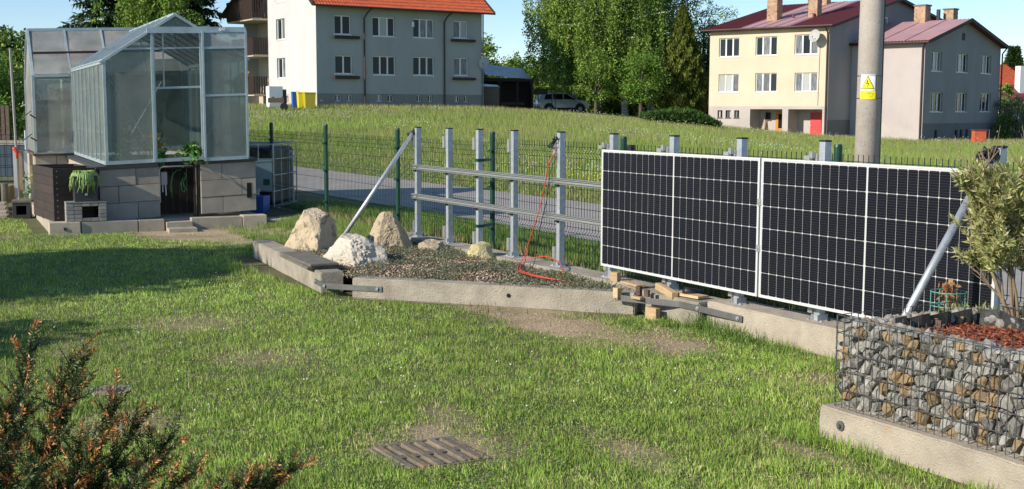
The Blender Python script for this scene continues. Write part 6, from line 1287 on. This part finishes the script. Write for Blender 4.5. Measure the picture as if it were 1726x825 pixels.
blades('coarse_grass_tufts', 'coarse grass tufts growing along the concrete beams', 'grass', X, Y, np.where((n < 1.93-(s+1.22)*.846-.17) & (n > .05) & (n < 1.7) & (s > -4.4) & (s < .7), .15, gz(X, Y)), H, np.full(len(X), .006), C, .6)
# verge between fence and road
N = 95000; s = rng.uniform(-11,5.5,N); n = -.30-2.6*rng.rand(N)**1.15; X = PX0+s*TX+n*NX; Y = PY0+s*TY+n*NY; dn = vnoise(X, Y, 2.4); k = rng.rand(N) < .45+.7*dn; gu, gv_ = guv(X, Y); k &= ~((gu > -1) & (gu < 3.0) & (gv_ > -.5) & (gv_ < 7)); s, n, X, Y, dn = s[k], n[k], X[k], Y[k], dn[k]; N = len(X)
H = (.07+.16*rng.rand(N)*dn)*np.clip(1.25+n*.25, .5, 1); C = pick([(.12,.22,.03),(.19,.31,.05),(.25,.36,.07),(.08,.15,.025)], N); dr = (rng.rand(N) < .05) | ((n > -.45) & (rng.rand(N) < .5)); C[dr] = pick([(.36,.28,.14)], int(dr.sum()))
blades('verge_grass', 'lush grass verge between the mesh fence and the road', 'grass', X, Y, gz(X, Y), H, .007+.005*rng.rand(N), C, .45, five=False)
# yard grass left of the bed and around the tank
N = 26000; s = rng.uniform(-8.2,-4.6,N); n = rng.uniform(-.3,1.2,N); X = PX0+s*TX+n*NX; Y = PY0+s*TY+n*NY; k = rng.rand(N) > bare(X, Y)*.9; X, Y = X[k], Y[k]; N = len(X)
blades('yard_grass', 'longer grass between the rock bed and the mesh fence', 'grass', X, Y, gz(X, Y), .05+.06*rng.rand(N), np.full(N, .008), pick([(.14,.25,.04),(.22,.33,.06),(.30,.33,.12)], N), .5, five=False)
# meadow
N = 460000; u = rng.rand(N); Y = 20*(96/20)**(u**.9); X = rng.uniform(-1,1,N)*(.46*Y+2); s, n = sn(X, Y); k = n < -6.55
# keep clear of the house floors
def inhouse(X, Y, o, r, L, D): dx, dy = X-o[0], Y-o[1]; c, q = math.cos(r), math.sin(r); a, b = dx*c+dy*q, -dx*q+dy*c; return (a > -.1) & (a < L+.1) & (b > .05) & (b < D)
k &= ~inhouse(X, Y, (-13.35,84), R(33), A_L, 14); k &= ~inhouse(X, Y, Yo, Yr, BL, 20); k &= ~inhouse(X, Y, Go, Gr, GLn, 13)
X, Y, s, n = X[k], Y[k], s[k], n[k]; N = len(X); p1 = vnoise(X, Y, .12); p2 = vnoise(X+9, Y, .5); edge = np.clip((-n-6.5)/4, .25, 1)
H = (.18+.26*rng.rand(N)**1.3)*(.6+.6*p2)*edge*np.where(Y > 68, .72, 1); Wd = (.005+.00022*Y)*rng.uniform(.7,1.3,N)
C = pick([(.23,.35,.05),(.30,.42,.07),(.37,.47,.10),(.17,.28,.04)], N)*(.85+.3*p1)[:, None]; k3 = np.clip((p2-.45)*2.5, 0, .6)[:, None]; C = C*(1-k3)+np.array([.33,.38,.11])*k3; sd2 = rng.rand(N) < .16+.25*np.clip(p2-.35, 0, 1)+.22*np.clip((Y-62)/20, 0, 1); C[sd2] = pick([(.30,.24,.14),(.36,.31,.17),(.26,.19,.11)], int(sd2.sum()))
blades('meadow_grass', 'tall unmown meadow grass with reddish seed heads beyond the road', 'grass', X, Y, gz(X, Y), H, Wd, C, .3, five=False)
# meadow flowers: pale clocks in drifts, yellow dots by the road
def dots(name, label, X, Y, z, r, cols):
    N = len(X); T = np.array([(1,0,0),(-1,0,0),(0,1,0),(0,-1,0),(0,0,1),(0,0,-1)], float); F = np.array([(0,2,4),(2,1,4),(1,3,4),(3,0,4),(2,0,5),(1,2,5),(3,1,5),(0,3,5)])
    V = (np.stack([X,Y,z], -1)[:, None, :]+T[None]*r[:, None, None]).reshape(-1,3); o = bpy.data.objects.new(name, npmesh(name, V, F3=(F[None]+6*np.arange(N)[:, None, None]).reshape(-1,3), C=np.repeat(pick(cols, N, .15), 6, 0), mt='chips')); link(o); tag(o, label, 'flowers', kind='stuff')
N = 15000; u = rng.rand(N); Y = 24*(84/24)**u; X = rng.uniform(-1,1,N)*(.44*Y+1); s, n = sn(X, Y); dr = vnoise(X, Y*.6, .22)*.6+vnoise(X, Y, .9)*.4; k = (n < -7.5) & (rng.rand(N) < np.clip((dr-.55)*5, .012, 1)); X, Y, n = X[k], Y[k], n[k]; N = len(X)
dots('white_meadow_flowers', 'white dandelion clocks scattered in drifts over the meadow', X, Y, gz(X, Y)+rng.uniform(.25,.48,N), .010+.00022*Y, [(.60,.68,.60),(.62,.58,.50)])
N = 3600; s = rng.uniform(-16,6,N); n = rng.uniform(-15,-7.2,N); X = PX0+s*TX+n*NX; Y = PY0+s*TY+n*NY; k = rng.rand(N) < np.clip((vnoise(X, Y, .6)-.45)*4, .03, 1); X, Y = X[k], Y[k]; N = len(X)
dots('yellow_meadow_flowers', 'yellow buttercups dotting the meadow edge by the road', X, Y, gz(X, Y)+rng.uniform(.18,.38,N), .011+.00025*Y, [(.75,.62,.02),(.8,.7,.05)])
N = 150; Y = 6.5*(14/6.5)**rng.rand(N); X = rng.uniform(-1,1,N)*.42*Y; k = bare(X, Y) < .1; s, n = sn(X, Y); k &= (n > .6) | (s < -5); k &= ~inpoly(s, n, [(-4.7,2.1),(-1.6,2.4),(-1.1,2.0),(.85,.3),(.85,-.2),(-4.7,-.2)]); k &= ~((s > 4.3) & (n < 1.65)); X, Y = X[k], Y[k]; N = len(X)
dots('lawn_daisies', 'a few white daisies and clover heads in the lawn', X, Y, np.full(N, .05), np.full(N, .007), [(.7,.7,.62)])
# clover and broad leaved weeds
N = 70000; Y = 4.4*(15/4.4)**rng.rand(N); X = rng.uniform(-1,1,N)*(.47*Y+.6); s, n = sn(X, Y); gu, gv_ = guv(X, Y); k = rng.rand(N) < np.clip((vnoise(X+5, Y+3, 1.3)*.6+vnoise(X, Y+8, 4.5)*.4-.50)*6, 0, 1)
k &= (n > .1) & ~inpoly(s, n, [(-4.68,2.02),(-1.62,2.34),(-1.1,1.98),(.85,.30),(.85,-.2),(-4.68,-.2)]) & ~((s > 4.3) & (n < 1.64)) & (bare(X, Y) < .6) & ~((gu > -.9) & (gv_ > -.56)) & ((np.abs(X+.415)+np.abs(Y-5.96)) > .36)
X, Y = X[k], Y[k]; N = len(X); P = np.stack([X, Y, .018+.018*rng.rand(N)], -1); leafobj('lawn_clover', P, unit(rng.normal(0,1,(N,3))*[1,1,.35]), rng.uniform(.008,.016,N), rng.uniform(.007,.012,N), pick([(.10,.21,.04),(.15,.28,.06),(.19,.31,.08)], N), label='low clover and broad leaved weeds spread through the lawn', cat='ground plants', kind='stuff')
# dead thatch lying flat
N = 30000; Y = 4.4*(15/4.4)**rng.rand(N); X = rng.uniform(-1,1,N)*(.47*Y+.6); s, n = sn(X, Y); gu, gv_ = guv(X, Y); b_ = bare(X, Y); k = rng.rand(N) < np.clip((vnoise(X+15, Y+23, 1.7)-.42)*2.2, 0, .7)+(b_ > .15)*.8*(b_ < .95)
k &= (n > .12) & ~inpoly(s, n, [(-4.68,2.02),(-1.62,2.34),(-1.1,1.98),(.85,.30),(.85,-.2),(-4.68,-.2)]) & ~((s > 4.3) & (n < 1.64)) & ~((gu > -.9) & (gv_ > -.56)) & ((np.abs(X+.415)+np.abs(Y-5.96)) > .36)
X, Y = X[k], Y[k]; N = len(X); P = np.stack([X, Y, .006+.016*rng.rand(N)*(bare(X, Y) < .5)], -1); leafobj('dead_thatch', P, unit(rng.normal(0,1,(N,3))*[1,1,.18]), rng.uniform(.02,.055,N), rng.uniform(.002,.004,N), pick([(.50,.42,.24),(.38,.29,.16),(.60,.52,.34)], N), label='dry straw coloured dead grass lying in the lawn', cat='grass', kind='stuff')
# stones and clods on the bare soil
N = 2600; s = rng.normal(.95,.75,N); n = rng.normal(.75,.32,N); X = PX0+s*TX+n*NX; Y = PY0+s*TY+n*NY; k = (bare(X, Y) > .35) & (n > .25) & ((s > .85) | (n > 2.0-(s+1.1)*.87)); s, n, X, Y = s[k], n[k], X[k], Y[k]; N = len(s)
chips('soil_clods', 'dry soil clods and pebbles on the worn patch before the beam', 'soil', s, n, gz(X, Y), rng.uniform(.003,.012,N), pick([(.36,.27,.17),(.28,.20,.12),(.42,.34,.24)], N))
